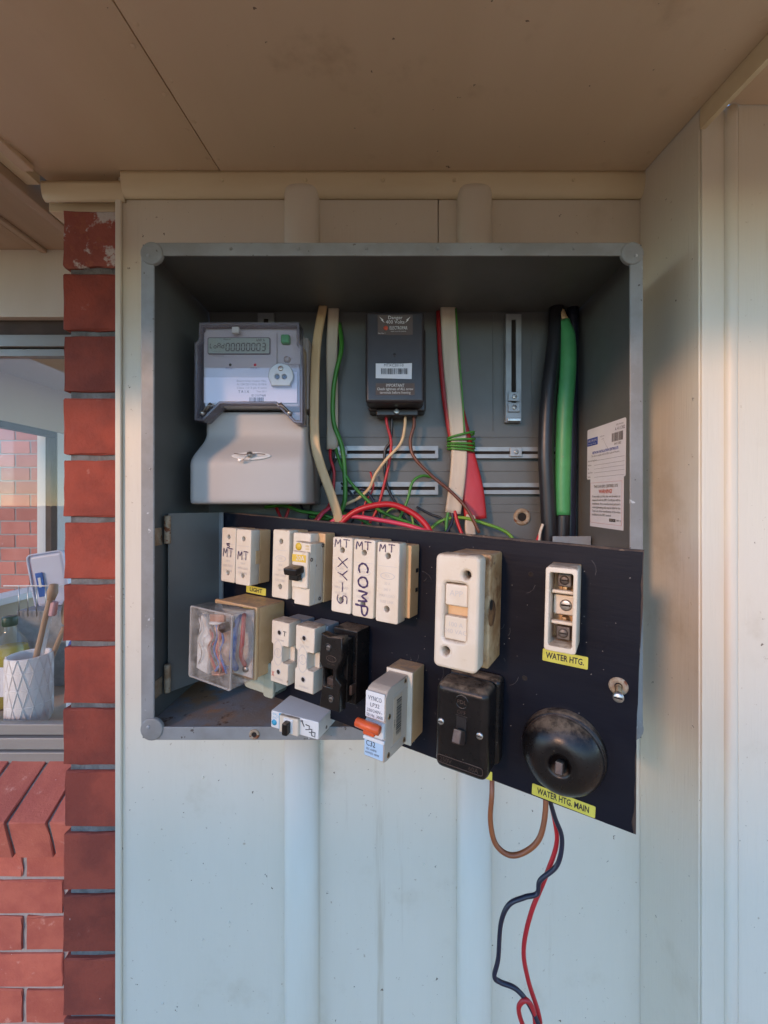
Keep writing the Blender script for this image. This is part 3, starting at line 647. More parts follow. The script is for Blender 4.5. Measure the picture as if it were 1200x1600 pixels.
for k in range(25):
    z = .1525 - k * (.1465) / 24; t = (.118 - z) / (.118 - .062); t = sstep(min(max(t, 0), 1))
    secs.append((z, .166 + .018 * t, .0145 - .040 * t, .008 + .004 * t))
secs = [(.1535, .160, .022, .006)] + secs + [(.0030, .1835, -.0245, .011), (.0008, .180, -.021, .009), (0, .172, -.013, .006)]
tc_ = loft('terminal_cover', secs, 'meter_grey', mt)
B('meter_base', (.168, .068, .125), (0, .071, .2245), 'meter_side', mt, .004)
B('case', (.156, .040, .128), (0, .020, .2225), 'meter_plate', mt, .004)
yM = .0
PL('face_plate', rrect(.118, .118, .006, cx=-.018, cz=.221), [], .0035, 'meter_plate', mt, (0, yM + .0005, 0), bev=.0004)
PL('white_label', [(-.0765, .164), (.074, .164), (.074, .214), (.038, .214), (.030, .205), (-.0765, .205)], [], .0008, 'meter_label', mt, (0, yM - .0032, 0), bev=.0001)
PL('display_bezel', rrect(.101, .0275, .003), [], .0022, 'ink_grey', mt, (-.0195, -.0030, .2555), bev=.0004)
PL('display', rrect(.098, .0245, .002), [], .0006, 'lcd', mt, (-.0195, -.0050, .2555), bev=.0001)
SEG = {'a': ((.1, 1), (.9, 1)), 'b': ((1, .95), (1, .55)), 'c': ((1, .45), (1, .05)), 'd': ((.1, 0), (.9, 0)), 'e': ((0, .45), (0, .05)), 'f': ((0, .95), (0, .55)), 'g': ((.1, .5), (.9, .5))}
CH = {'0': 'abcdef', '3': 'abcdg', 'L': 'fe', 'o': 'cdeg', 'A': 'abcefg', 'd': 'bcdeg'}
def seg_text(txt, x, z, w, h, gap, lw, y, parent):
    st_ = []
    for c in txt:
        for s_ in CH[c]:
            (a, b_), (c_, d_) = SEG[s_]; sl_ = .12 * w
            st_.append([(x + a * w + b_ * sl_, z + b_ * h), (x + c_ * w + d_ * sl_, z + d_ * h)])
        if c == 'L': st_.append([(x, z), (x + w * .8, z)])
        x += w + gap
    return ribbons('digits', st_, lw, 'ink', parent, y)
seg_text('LoAd', -.0655, .2515, .0038, .0075, .0024, .0009, -.0060, mt)
seg_text('00000003', -.0400, .2470, .0052, .0120, .0031, .0011, -.0060, mt)
T('Phase A', .0024, (-.038, -.0060, .2655), 'ink', mt); T('kW h', .0042, (.016, -.0060, .2640), 'ink', mt); T('. . . . .', .004, (-.055, -.0060, .2475), 'ink', mt); T('01 02 03 04 05', .0020, (-.053, -.0038, .2395), 'ink_grey', mt)
for x, m_, t in ((-.034, 'ink', 'PULSE 1'), (.006, 'red_lamp', 'PULSE 2')):
    LA('indicator', [(0, .002), (.0016, .0015), (.0023, 0)], m_, mt, (x, -.0032, .2255), FRONT, 14); T(t, .0030, (x, -.0036, .2195), 'ink_grey', mt)
for k, (t, h) in enumerate((('Electricity meter No.', .003), ('AS 1284 220 V 50 Hz 10-100 A', .0034), ('Class 1.0 3 ph 4 wire', .0032))): T(t, h, (.001, -.0044, .199 - k * .0056), 'ink_faint', mt, width=.048)
T('T R I X', .0042, (-.012, -.0044, .1815), 'ink', mt); T('Year 2011', .0028, (.017, -.0044, .182), 'ink_faint', mt); T('ID 2107468', .0034, (.012, -.0044, .1755), 'ink_grey', mt); bars('barcode', -.003, .022, .165, .1725, -.0044, 'ink_grey', mt, 18, 5)
o_ = PL('optical_port', [(.020 * math.cos(a), .020 * math.sin(a)) for a in [R(k * 10) for k in range(-4, 23)]] + [(-.0153, -.0165), (.0153, -.0165)], [circ(-.0058, -.002, .0038), circ(.0058, -.002, .0038)],   .010, 'port_grey', mt, (.0505, -.004, .205), bev=.001)
B('hole_back', (.024, .001, .012), (0, -.0022, -.002), 'hole_black', o_, 0); screw(o_, (0, -.010, .011), .0042, 'steel')
o_ = PL('button_recess', rrect(.036, .052, .002), [], .0012, 'meter_plate', mt, (.0605, .0, .2525), bev=.0003)
B('reset_button', (.0145, .012, .0145), (.056, -.004, .2655), 'green_button', mt, .003, seg=3)
LA('sealing_knob', [(0, .005), (.0045, .0045), (.0055, .002), (.006, 0)], 'clear_relay_edge', mt, (.0575, -.0012, .2345), FRONT, 20)
# clear cover: front sheet, thick tinted edges, angled lower skirt
CO = [(-.080, .2895), (.080, .2895), (.080, .256), (.0855, .252), (.0855, .1285), (.071, .130), (.042, .1595), (-.046, .1595), (-.073, .133), (-.087, .1335), (-.087, .257), (-.0805, .261)]
def inset(P, d):
    out = []; n = len(P)
    for i in range(n):
        p0, p1, p2 = Vector(P[i - 1]), Vector(P[i]), Vector(P[(i + 1) % n]); e1 = (p1 - p0).normalized(); e2 = (p2 - p1).normalized()
        n1 = Vector((e1.y, -e1.x)); n2 = Vector((e2.y, -e2.x)); b_ = (n1 + n2); b_ = b_ / max(b_.dot(n1), .35); out.append(tuple(p1 + b_ * d))
    return out
PL('cover_edge', CO, [inset(CO, .0042)], .030, 'cover_edge', mt, (0, .016, 0), bev=.001)
PL('clear_cover', inset(CO, .0044), [], .0022, 'clear_cover', mt, (0, -.0112, 0), bev=.0003)
B('cover_latch', (.011, .005, .010), (-.021, -.014, .2765), 'meter_plate', mt, .001)
for x, s_ in ((-.066, 1), (.058, -1)):
    b_ = TU('seal_bolt', [(0, 0, 0), (.0115 * s_, -.001, .0125)], .0026, 'dark_metal', mt, 1, (x - .004 * s_, -.0165, .147)); LA('bolt_head', [(0, .004), (.003, .0035), (.0038, .001), (.0036, -.001)], 'steel', mt, (x - .007 * s_, -.016, .1445), FRONT, 16)
    TU('seal_wire', [(x - .006 * s_, -.018, .146), (x + .003 * s_, -.021, .155), (x + .010 * s_, -.019, .156), (x + .012 * s_, -.018, .160)], .0005, 'steel', mt)
PL('screw_recess', oval(.031, .0085, 24, 1.7), [], .0015, 'white_plastic', mt, (.006, -.0205, .0755), (R(-38), 0, 0), bev=.0004)
screw(mt, (.006, -.0265, .0775), .0048, 'steel', 'cover_screw', rot=(R(60), 0, 0), h=.004)
TU('seal_wire', [(-.018, -.028, .079), (-.004, -.030, .0775), (.006, -.032, .0775), (.02, -.029, .0785), (.03, -.027, .078)], .0007, 'dark_metal', mt); TU('seal_wire', [(.005, -.031, .0775), (.0, -.033, .071), (-.006, -.033, .068)], .0008, 'steel', mt)
B('seal_tag', (.005, .0015, .005), (-.008, -.033, .0685), 'steel', mt, .0006, (0, R(30), 0))

# ------------------------------------------------------------------ black load-control relay box
rb = thing('ripple_relay', 'black relay box with danger label hanging in the meter box', 'relay box', (0, .70, Z(.249)))
B('cover', (.1005, .045, .156), (0, .0125, .0015), 'relay_box', rb, .006, seg=3); B('base', (.104, .036, .150), (.004, .0535, -.006), 'relay_box', rb, .004)
B('terminal_shelf', (.075, .030, .012), (.004, .045, -.0835), 'relay_box', rb, .002); screw(rb, (.003, .026, -.083), .005, 'steel', 'cover_screw')
yR = -.0102
B('danger_label', (.0595, .0004, .034), (.0005, yR - .0001, .0555), 'label_brown', rb, 0); T('Danger', .0058, (.0005, yR - .0006, .0675), 'ink_white', rb); T('400 Volts', .0058, (.0005, yR - .0006, .0600), 'ink_white', rb)
T('ELECTROPAR', .0056, (.006, yR - .0006, .050), 'ink_white', rb, width=.030); LA('round_mark', [(0, .0003), (.0038, .0003), (.0038, 0)], 'ink_red', rb, (-.0155, yR - .0003, .050), FRONT, 20); T('load control systems', .0016, (.006, yR - .0006, .0445), 'ink_white', rb, width=.026); T('Rev. No. 1', .0020, (-.0285, yR - .0006, .041), 'ink_white', rb, 'LEFT')
for s_ in (-1, 1): PR('lightning_mark', [(s_ * .0265, .0695), (s_ * .0225, .064), (s_ * .0232, .0635), (s_ * .0175, .0588), (s_ * .0205, .0632), (s_ * .0195, .0638)], yR - .0008, yR - .0005, 'ink_white', rb)
PL('barcode_label', [(-.0325, -.035), (.0285, -.0365), (.029, -.0095), (.01, -.0105), (-.0325, -.0100)], [], .0008, 'paper', rb, (0, yR, 0), bev=.0001); T('MTXC20110', .0046, (-.002, yR - .0012, -.0135), 'ink', rb, width=.033); bars('barcode', -.0235, .0235, -.0285, -.0185, yR - .0012, 'ink', rb, 30, 9)
B('notice_label', (.066, .0004, .020), (.0005, yR - .0001, -.0535), 'label_brown', rb, 0)
for k, (t, h, w) in enumerate((('IMPORTANT', .0052, .031), ('Check tightness of ALL screw', .0044, .061), ('terminals before livening', .0044, .052))): T(t, h, (.0005, yR - .0006, -.0475 - k * .0060), 'ink_white', rb, width=w)
LA('moulding_pip', [(0, .001), (.0015, .0006), (.003, 0)], 'relay_box', rb, (-.001, yR + .0002, .0045), FRONT, 14)

# ------------------------------------------------------------------ cables inside the box: points are (x, y, height) in metres
def W3(*p): return [(x, y, Z(z)) for x, y, z in p]
def cable(label, name, pts, prof, mat, group=None, k=8):
    return tag(TU(name, W3(*pts), prof, mat, None, k), label, 'cable' if 'cable' in name or 'sleeve' in name else 'wire', group)
FL = oval(.0085, .0042, 14, 2.6)
def twin(w, t, cores):
    """flat sheathed cable: shallow grooves between its cores"""
    o = []
    for i in range(24):
        a = 2 * math.pi * i / 24; x = w * math.copysign(abs(math.cos(a)) ** .6, math.cos(a)); o.append((x, t * math.copysign(abs(math.sin(a)) ** .7, math.sin(a)) * (1 - .28 * (.5 - .5 * math.cos(2 * math.pi * cores * (x / w + 1) / 2 + math.pi)) * (abs(x) < w * .8))))
    return o
cable('cream twin cable curving down just right of the meter', 'cream_cable', [(-.132, .748, .366), (-.139, .725, .29), (-.139, .705, .21), (-.1375, .698, .115), (-.128, .695, .070), (-.108, .695, .014), (-.097, .70, -.026), (-.098, .71, -.06)], twin(.0078, .0045, 2), 'cable_cream')
c_ = cable('white flat cable ending in cut sheath beside the green wire', 'white_cable', [(-.114, .757, .366), (-.1175, .757, .28), (-.116, .756, .20), (-.1165, .756, .102)], twin(.0105, .0045, 3), 'cable_white')
cable('thick green wire winding down beside the white flat cable', 'green_wire', [(-.105, .765, .34), (-.098, .748, .29), (-.108, .744, .24), (-.113, .744, .20), (-.112, .744, .15), (-.096, .744, .10), (-.091, .744, .03), (-.096, .744, -.008), (-.12, .744, -.04)], .0042, 'wire_green')
cable('green wire leaving the cut white sheath towards the panel', 'green_wire', [(-.110, .756, .108), (-.104, .750, .085), (-.085, .742, .045), (-.045, .735, .003), (-.015, .733, -.018), (.03, .735, -.035), (.06, .735, -.05)], .0030, 'wire_green')
cable('short red wire leaving the cut white sheath', 'red_wire', [(-.120, .756, .106), (-.119, .75, .085), (-.112, .748, .055), (-.120, .748, .0), (-.15, .75, -.032)], .0028, 'wire_red')
cable('black wire beside the cut white sheath behind the cream cable', 'black_wire', [(-.113, .760, .106), (-.112, .762, .09), (-.125, .764, .055), (-.15, .764, .02), (-.165, .765, -.04)], .0025, 'wire_black')
# tails under the black relay box
zb = .165
cable('dark red tail under the black relay box', 'red_wire', [(-.018, .748, .170), (-.014, .747, .145), (-.007, .747, .115), (-.010, .748, .08), (-.020, .748, .035), (-.033, .748, -.01), (-.05, .748, -.04)], .0026, 'wire_red')
cable('black tail under the black relay box', 'black_wire', [(-.006, .750, .170), (-.006, .752, .14), (-.009, .752, .115), (-.019, .753, .095), (-.016, .752, .04), (.0, .75, .005), (.02, .75, -.03)], .0027, 'wire_black')
cable('cream tail looping left from the black relay box', 'white_wire', [(.019, .745, .170), (.018, .742, .140), (.010, .740, .110), (-.015, .738, .082), (-.035, .738, .055), (-.046, .738, .030), (-.065, .74, .012), (-.09, .745, .0)], .0027, 'cable_cream')
cable('brown tail sweeping right from the black relay box', 'brown_wire', [(.034, .745, .170), (.035, .742, .145), (.028, .740, .115), (.035, .735, .085), (.065, .728, .052), (.10, .722, .022), (.128, .715, -.010), (.148, .712, -.05)], .0030, 'wire_brown')
cable('thin green wire arching down from the lower rail', 'green_wire', [(.07, .755, .050), (.050, .745, .052), (.032, .74, .040), (.022, .738, .005), (.005, .736, -.032)], .0026, 'wire_green')
cable('thick red wire arching over the panel top', 'red_wire', [(-.115, .70, -.06), (-.085, .70, -.025), (-.055, .695, -.007), (-.010, .69, .000), (.025, .683, -.012), (.048, .676, -.030), (.062, .67, -.052)], .0052, 'wire_red')
cable('pink red wire lying low along the panel top', 'pink_wire', [(-.13, .70, -.055), (-.105, .70, -.028), (-.075, .70, -.021), (-.03, .69, -.026), (.02, .678, -.035), (.055, .66, -.045)], .0038, 'wire_pink')
cable('small pink loop near the cable ends behind the panel', 'pink_wire', [(-.145, .715, -.045), (-.128, .715, -.018), (-.108, .713, -.004), (-.098, .712, -.010), (-.096, .712, -.045)], .0026, 'wire_pink')
cable('second red wire looping beside the cream cable end', 'red_wire', [(-.150, .72, -.045), (-.135, .72, -.020), (-.118, .72, -.008), (-.105, .72, -.018), (-.102, .72, -.05)], .0024, 'wire_red')
cable('navy wire crossing behind the red arch', 'navy_wire', [(-.075, .745, .02), (-.06, .742, .028), (-.045, .74, .015), (-.03, .738, -.012), (-.024, .737, -.05)], .0026, 'wire_navy')
cable('black wire running along behind the red arch', 'black_wire', [(-.10, .755, -.01), (-.05, .752, -.012), (.0, .75, -.005), (.03, .748, -.022), (.05, .745, -.05)], .0026, 'wire_black')
cable('green wire lying along under the meter', 'green_wire', [(-.235, .735, -.005), (-.20, .73, -.002), (-.17, .728, -.012), (-.13, .728, -.018), (-.10, .728, -.03)], .0032, 'wire_green')
cable('green wire crossing low behind the pink loop', 'green_wire', [(-.155, .74, -.022), (-.12, .735, -.026), (-.09, .733, -.018), (-.06, .733, -.028), (-.03, .733, -.05)], .0030, 'wire_green')
cable('red wire tucked below the meter in shade', 'red_wire', [(-.225, .75, .012), (-.215, .745, -.012), (-.20, .74, -.04)], .0028, 'wire_red')
cable('dark red wire beside the tucked red wire below the meter', 'red_wire', [(-.19, .75, .012), (-.195, .745, -.01), (-.205, .74, -.04)], .0028, 'wire_red')
cable('thin red wire dropping past the lower rail', 'red_wire', [(-.045, .752, .06), (-.040, .748, .03), (-.055, .744, .0), (-.06, .74, -.04)], .0018, 'wire_red')
cable('thin black wire curling beside the white wire end', 'black_wire', [(-.10, .758, .04), (-.08, .752, .018), (-.07, .748, -.01), (-.085, .744, -.045)], .0020, 'wire_black')
cable('thin yellow green wire hooked over the panel top', 'earth_wire', [(-.03, .748, -.045), (-.012, .742, -.012), (.012, .738, -.008), (.03, .734, -.022), (.034, .73, -.05)], .0020, 'wire_yellow_green')
cable('thin black wire lying right of the red arch', 'black_wire', [(.04, .752, -.005), (.065, .748, -.018), (.085, .742, -.026), (.10, .738, -.05)], .0022, 'wire_black')
cable('dark wire bundle strand left of the red arch', 'navy_wire', [(-.175, .752, .0), (-.165, .745, -.014), (-.145, .74, -.02), (-.13, .736, -.045)], .0024, 'wire_navy')
# red sleeve with white flat cable bound by green wire
cable('wide red sleeve flaring downward behind the white cable', 'red_sleeve', [(.093, .765, .366), (.098, .763, .28), (.108, .760, .19), (.126, .756, .10), (.142, .752, .03), (.149, .748, -.028)], (oval(.0215, .0055, 16, 2.6), [.72, .78, .85, .95, 1.0, 1.0, .95]), 'sleeve_red')
cable('white flat cable bound to the red sleeve with green wire', 'white_cable', [(.098, .7525, .366), (.102, .751, .28), (.110, .749, .19), (.118, .748, .11), (.115, .745, .05), (.106, .742, -.016)], twin(.0145, .0048, 4), 'cable_white')
cable('thin green wire lying on the white flat cable', 'green_wire', [(.112, .7475, .36), (.118, .745, .27), (.124, .743, .19), (.127, .743, .13)], .0016, 'wire_green')
cable('white core tail below the red sleeve', 'white_cable', [(.140, .747, -.02), (.137, .742, -.04), (.139, .738, -.075)], twin(.0095, .004, 2), 'cable_white')
cable('green tail under the bound white cable', 'green_wire', [(.098, .742, -.012), (.094, .738, -.03), (.092, .73, -.06)], .003, 'wire_green')
cable('navy tail under the bound white cable', 'navy_wire', [(.104, .743, -.012), (.104, .738, -.03), (.090, .73, -.055)], .003, 'wire_navy')
cable('red tail under the bound white cable', 'red_wire', [(.109, .741, -.012), (.113, .735, -.032), (.122, .725, -.06)], .0032, 'wire_red')
tie = thing('wire_tie', 'green wire wound five times round the white cable and red sleeve', 'wire tie', (.1235, .752, Z(.115)))
for k in range(5):
    pts = [((.024 + .001 * (k % 2)) * math.cos(a), .0125 * math.sin(a), -.016 + k * .0072 + .0022 * math.sin(a * .5 + k) + (.004 if k == 4 else 0) * math.cos(a)) for a in [2 * math.pi * j / 20 for j in range(21)]]
    TU('turn', pts, .0021, 'wire_green', tie, 2, (-.001, 0, 0), (0, R(3 - k), 0))
cable('yellow green earth wire running low behind the panel', 'earth_wire', [(.06, .745, -.05), (.085, .742, -.030), (.12, .74, -.024), (.16, .735, -.034), (.20, .73, -.050), (.22, .725, -.075)], .0030, 'wire_yellow_green')
cable('thick black cable standing beside the green sleeve', 'black_cable', [(.300, .752, .366), (.293, .745, .30), (.279, .738, .20), (.273, .735, .10), (.277, .735, 0), (.281, .735, -.10)], oval(.0140, .0125, 16), 'wire_black')
cable('thick green sleeve beside the black cable', 'green_sleeve', [(.3085, .742, .335), (.3135, .738, .30), (.3125, .735, .24), (.306, .733, .16), (.303, .733, .05), (.303, .733, -.02)], (oval(.0145, .0125, 16), [.68, .95, 1.0, 1.0, .96, .92, .9]), 'sleeve_green')
cable('cream sheath end poking out above the green sleeve', 'cream_cable', [(.300, .752, .366), (.304, .747, .352), (.3088, .742, .334)], .0082, 'cable_cream')
cable('black tail of the green sleeved cable', 'black_cable', [(.303, .733, -.019), (.302, .733, -.05), (.300, .733, -.10)], .0125, 'wire_black')
cable('second dark cable in shade behind the green sleeve', 'black_cable', [(.330, .755, .366), (.328, .755, .2), (.325, .755, 0), (.325, .755, -.10)], .011, 'wire_navy')
cable('frayed white core beside the black cable foot', 'white_wire', [(.262, .72, -.035), (.256, .718, -.052), (.252, .715, -.075)], .0025, 'cable_white')
cable('short red core beside the black cable foot', 'red_wire', [(.258, .72, -.047), (.254, .718, -.056), (.245, .715, -.075)], .0022, 'wire_red')

# ------------------------------------------------------------------ hinged black panel, swung out on the left
TLp = Vector((-.2897, .689, Z(-.013)))
U = Vector((.87153, -.48740, -.05360)); V = Vector((-.05258, .01578, -.99849)); IN = Vector((.48751, .87304, -.01187))
PM = Matrix(((U.x, IN.x, -V.x, TLp.x), (U.y, IN.y, -V.y, TLp.y), (U.z, IN.z, -V.z, TLp.z), (0, 0, 0, 1)))
PROT = PM.to_euler()
M('relief_shade', (.58, .54, .49), .45, (.54, .49, .44), 30, .4)  # darker tone painted in for the shade of raised lettering
pan = thing('hinged_panel', 'black dusty switchboard panel swung out of the box on its hinges', 'panel', TLp, PROT)
rnd = random.Random(21)
def ragged(c, n=26, amp=.0011):
    out = []
    for i in range(len(c)):
        p, q = Vector(c[i]), Vector(c[(i + 1) % len(c)]); t = (q - p).normalized(); nn = Vector((t.y, -t.x))
        for j in range(n):
            k_ = amp * (rnd.random() ** 3) * (3.5 if rnd.random() < .06 else 1); out.append(tuple(p + (q - p) * (j / n) + nn * (k_ if j else 0)))
    return out
PL('face_sheet', ragged([(0, -.001), (.6075, -.0005), (.6145, -.273), (.300, -.2762), (.011, -.277)]), [], .0015, 'panel_black', pan, (0, 0, 0), bev=.0004)
M('scratch_grey', (.10, .095, .095), .8, (.05, .05, .05), 60)
M('plaster_dust', (.30, .27, .24), .9)
st_ = []
for k in range(46):
    x, z, a, l = rnd.uniform(.02, .59), -rnd.uniform(.02, .262), rnd.gauss(.6, 1.2), rnd.uniform(.003, .018)
    st_.append([(x + l * j / 4 * math.cos(a + .15 * j), z + l * j / 4 * math.sin(a + .15 * j)) for j in range(5)])
ribbons('scratches', st_, .00035, 'scratch_grey', pan, -.00165)['kind'] = 'stuff'
st_ = []
for k in range(150):
    x, z = rnd.uniform(.02, .60), -rnd.uniform(.005, .268); r_ = rnd.uniform(.0003, .0009); st_.append([(x, z), (x + r_, z + r_ * rnd.uniform(-1, 1))])
o_ = ribbons('dust_flecks', st_, .0007, 'plaster_dust', pan, -.00168); o_['kind'] = 'stuff'
for x_, z_ in ((.405, -.150), (.505, -.036), (.505, -.150), (.020, -.10)):
    LA('spare_hole', [(0, .0002), (.0021, .0002), (.0026, .0004), (.0029, 0)], 'hole_black', pan, (x_, -.0015, z_), FRONT, 14)
wn(PL('core_board', [(-.001, 0), (.6085, .0012), (.6085, -.012), (.6105, -.05), (.6105, -.15), (.6165, -.2742), (.300, -.2775), (.0105, -.278)], [], .0068, 'panel_edge', pan, (0, .0070, 0), bev=.0008))
inv = PM.inverted()
def to_panel(o): o.matrix_parent_inverse = inv; return o
hp = Vector((-.3445, .617)); hq = Vector((-.2925, .690)); hl = (hq - hp).length; ha = math.atan2(hq.y - hp.y, hq.x - hp.x)
to_panel(B('hinge_plate', (hl, .002, .272), ((hp.x + hq.x) / 2, (hp.y + hq.y) / 2, Z(-.1495)), 'box_paint', pan, .0006, (0, 0, ha)))
to_panel(B('plate_flange', (.009, .0035, .272), (-.2925, .684, Z(-.1495)), 'rail_metal', pan, .0006, (0, 0, math.atan2(U.y, U.x))))
for z in (-.038, -.262):
    h_ = to_panel(LA('hinge_barrel', [(0, .021), (.0042, .021), (.0046, .019), (.0046, .0005), (.0042, .0), (.0046, -.0005), (.0046, -.019), (.0042, -.021), (0, -.021)], 'rust_steel', pan, (-.3425, .612, Z(z)), n=16))
    to_panel(B('hinge_leaf', (.0016, .020, .026), (-.3515, .603, Z(z - .010)), 'rust_steel', pan, .0004))
def dev(name, label, cat, s_, t_, group=None, tilt_=-1.8):
    o = thing(name, label, cat, (0, 0, 0), (0, 0, 0), group)
    m = PM @ Matrix.Translation((s_, -.0016, -t_)) @ Matrix.Rotation(R(tilt_), 4, 'Y'); o.location = m.to_translation(); o.rotation_euler = m.to_euler(); return o
GL = {'M': [[(0, 0), (.12, 1), (.5, .4), (.9, 1), (1, 0)]], 'T': [[(.5, 0), (.55, .5), (.5, 1)], [(0, 1), (.5, 1.02), (1.1, .97)]], 'C': [[(.95, .9), (.6, 1), (.2, .8), (.05, .45), (.25, .1), (.6, 0), (1, .15)]],
      'O': [[(.5, 1), (.1, .8), (.02, .4), (.3, .02), (.75, .06), (1, .5), (.85, .9), (.5, 1)]], 'P': [[(0, -.3), (.05, .4), (.1, 1), (.6, 1.02), (.95, .8), (.8, .5), (.1, .38)]], 'X': [[(0, 0), (.5, .5), (1, 1)], [(0, 1), (.5, .45), (1, 0)]],
      '-': [[(0, .5), (.5, .55), (1, .5)]], '5': [[(.9, 1), (.2, 1), (.12, .6), (.6, .62), (.95, .35), (.6, .02), (.05, .1)]], 'Y': [[(0, 1), (.5, .5)], [(1, 1), (.5, .45), (.3, 0)]], 'R': [[(0, 0), (.05, 1), (.8, .95), (.8, .6), (.1, .5), (1, 0)]], 'W': [[(0, 1), (.25, 0), (.5, .6), (.75, 0), (1, 1)]], '1': [[(.1, .8), (.5, 1), (.5, 0)]]}
def pen(parent, txt, x, z, w, h, gap, lw, y, down=False, mat='ink_purple', rot=0):
    st_ = []; c_, s__ = math.cos(R(rot)), math.sin(R(rot))
    for i, ch in enumerate(txt):
        for g in GL.get(ch, []):
            g = [tuple(q) for q in smooth_pts([(a, b, 0) for a, b in g], 3)] if len(g) > 2 else g
            P_ = [((i * (w + gap) + q[0] * w), q[1] * h) for q in g]
            st_.append([(x + b, z - a) for a, b in P_] if down else [(x + a * c_ - b * s__, z + a * s__ + b * c_) for a, b in P_])
    return ribbons('pen_writing', st_, lw, mat, parent, y)
def fuse(label, s_, t_, w, h, n, basew=None, baseh=None, off=0, holes=(.33, -.33), top='fuse_white', group='cream plug-in fuse holders on the panel', latch=False, oval_z=.08):
    f = dev('fuse_holder', label, 'fuse holder', s_, t_, group)
    bd = n * .55; bw = basew or w - .0006; bh = baseh or h - .002
    B('fuse_base', (bw, bd, bh), (off, -bd / 2, 0), 'fuse_tan', f, .0014)
    ca = PL('fuse_carrier', rrect(w, h, .0026), [circ(0, h * k, .0036) for k in holes], n - bd - .0006, top, f, (0, -bd - .0006, 0), bev=.0009); wn(ca)
    for k in holes: LA('terminal_screw', [(0, .002), (.0024, .002), (.003, .001), (.003, 0)], 'dark_metal', f, (0, -bd - .0006, h * k), FRONT, 12)
    B('scribe_line', (w * .84, .0002, .0005), (0, -n + .00002, h * .20), 'relief_shade', ca, 0); 
    ca.children[-1].location.y = -(n - bd - .0006) - .00005
    yy = -(n - bd - .0006) - .0002
    PL('embossed_oval', [(p[0], p[1] + h * oval_z) for p in oval(w * .33, h * .045, 20)], [[(p[0], p[1] + h * oval_z) for p in oval(w * .29, h * .036, 20)]], .0003, 'relief_shade', ca, (0, yy + .0003, 0), bev=.00005)
    for k, t in enumerate(('PDL', '30 A', '240 V', 'MAX LOAD', 'FUSE LINK')): T(t, .0034, (0, yy - .0001, h * (oval_z - (0 if k == 0 else .02)) - k * .0072), 'relief_shade', ca, squash=.85)
    if latch: B('side_latch', (.0012, .008, .020), (w / 2 + .0004, -bd - .004, 0), 'fuse_tan', f, .0004)
    return f, -n - .0005
f, y = fuse('first fuse holder at the hinge end, marked MT below a smudge', .066, .0615, .0310, .083, .039)
pen(f, 'MT', -.011, -.003, .009, .013, .0035, .0014, y); pen(f, '5', -.003, .011, .006, .006, 0, .0016, y); pen(f, '-', -.004, .016, .008, .002, 0, .0022, y)
f, y = fuse('second fuse holder from the hinge end, marked MT, with side latch', .0990, .0612, .0315, .083, .039, latch=True)
pen(f, 'MT', -.011, -.004, .009, .0125, .0035, .0014, y)
f, y = fuse('unmarked tall fuse holder between the MT pair and the black-handled breaker', .1750, .0618, .0310, .096, .039)
f, y = fuse('fuse holder with scrawled X strokes, next to the black-handled breaker', .2830, .0620, .0305, .0955, .0415)
pen(f, 'MT', -.0115, .035, .009, .010, .004, .0011, y); pen(f, 'XY-5', -.006, .022, .012, .015, .0035, .0013, y, True)
f, y = fuse('fuse holder marked COMP in purple pen down its front', .3160, .0616, .0310, .0955, .0415)
pen(f, 'MT', -.0115, .035, .009, .010, .003, .0013, y); pen(f, 'COMP', -.007, .019, .0125, .0135, .0048, .0024, y, True)
f, y = fuse('fuse holder with MT at the top and bare embossed front, nearest the large fuse', .3500, .0616, .0305, .0955, .0415, basew=.0355, baseh=.088, off=.0035)
pen(f, 'MT', -.0115, .036, .008, .009, .004, .0012, y)
for k in (.012, -.012): B('base_notch', (.0008, .006, .005), (.0214, -.006, k), 'hole_black', f, .0002)
# yellow printed labels
def ylabel(txt, label, s_, t_, w, h, tl=-1.0, cap=.0058, wd_=None):
    o = dev('printed_label', label, 'label', s_, t_, None, tl)
    PL('tape', rrect(w, h, .0012), [], .0005, 'label_yellow', o, (0, 0, 0), bev=.0001)
    if txt: T(txt, cap, (0, -.0007, 0), 'ink', o, width=wd_ or w * .82, bold=.035)
ylabel('LIGHT', 'small yellow label reading LIGHT', .0870, .1195, .0440, .0115, wd_=.028, cap=.0062)
ylabel('WATER HTG.', 'yellow label reading WATER HTG. below the open fuse base', .5440, .1192, .0440, .0128, wd_=.037, cap=.0062)
ylabel('WATER HTG. MAIN', 'yellow label reading WATER HTG. MAIN under the round switch', .5500, .2662, .0615, .0118, tl=0, cap=.0062)
ylabel('', 'yellow label edge showing under the marked COMP fuse', .306, .1115, .034, .006)
ylabel('', 'scrap of yellow label below the black toggle switch', .4700, .2700, .012, .010)

# circuit breaker with black handle (row one)
cb = dev('circuit_breaker', 'cream circuit breaker with black toggle handle and yellow print', 'circuit breaker', .2155, .0620)
B('fuse_base', (.040, .022, .094), (.004, -.011, 0), 'fuse_tan', cb, .0014); PL('back_strip', rrect(.0305, .092, .002, cx=-.0025), [], .017, 'fuse_white', cb, (0, -.022, .001), bev=.0008)
PR('body', [(-.0135, -.047), (.0135, -.047), (.0135, .035), (-.0135, .037)], -.050, -.0225, 'fuse_white', cb, .0012, (.0095, 0, 0))
B('nose', (.027, .006, .048), (.0095, -.0525, .0005), 'fuse_white', cb, .002); nx = .0095
B('toggle_well', (.020, .004, .016), (nx - .003, -.0545, -.0025), 'base_grey', cb, .002)
B('toggle', (.0225, .016, .010), (nx - .003, -.0625, .0005), 'bakelite', cb, .0022, (R(14), 0, 0)); B('toggle_root', (.016, .012, .014), (nx - .003, -.058, -.006), 'bakelite', cb, .002)
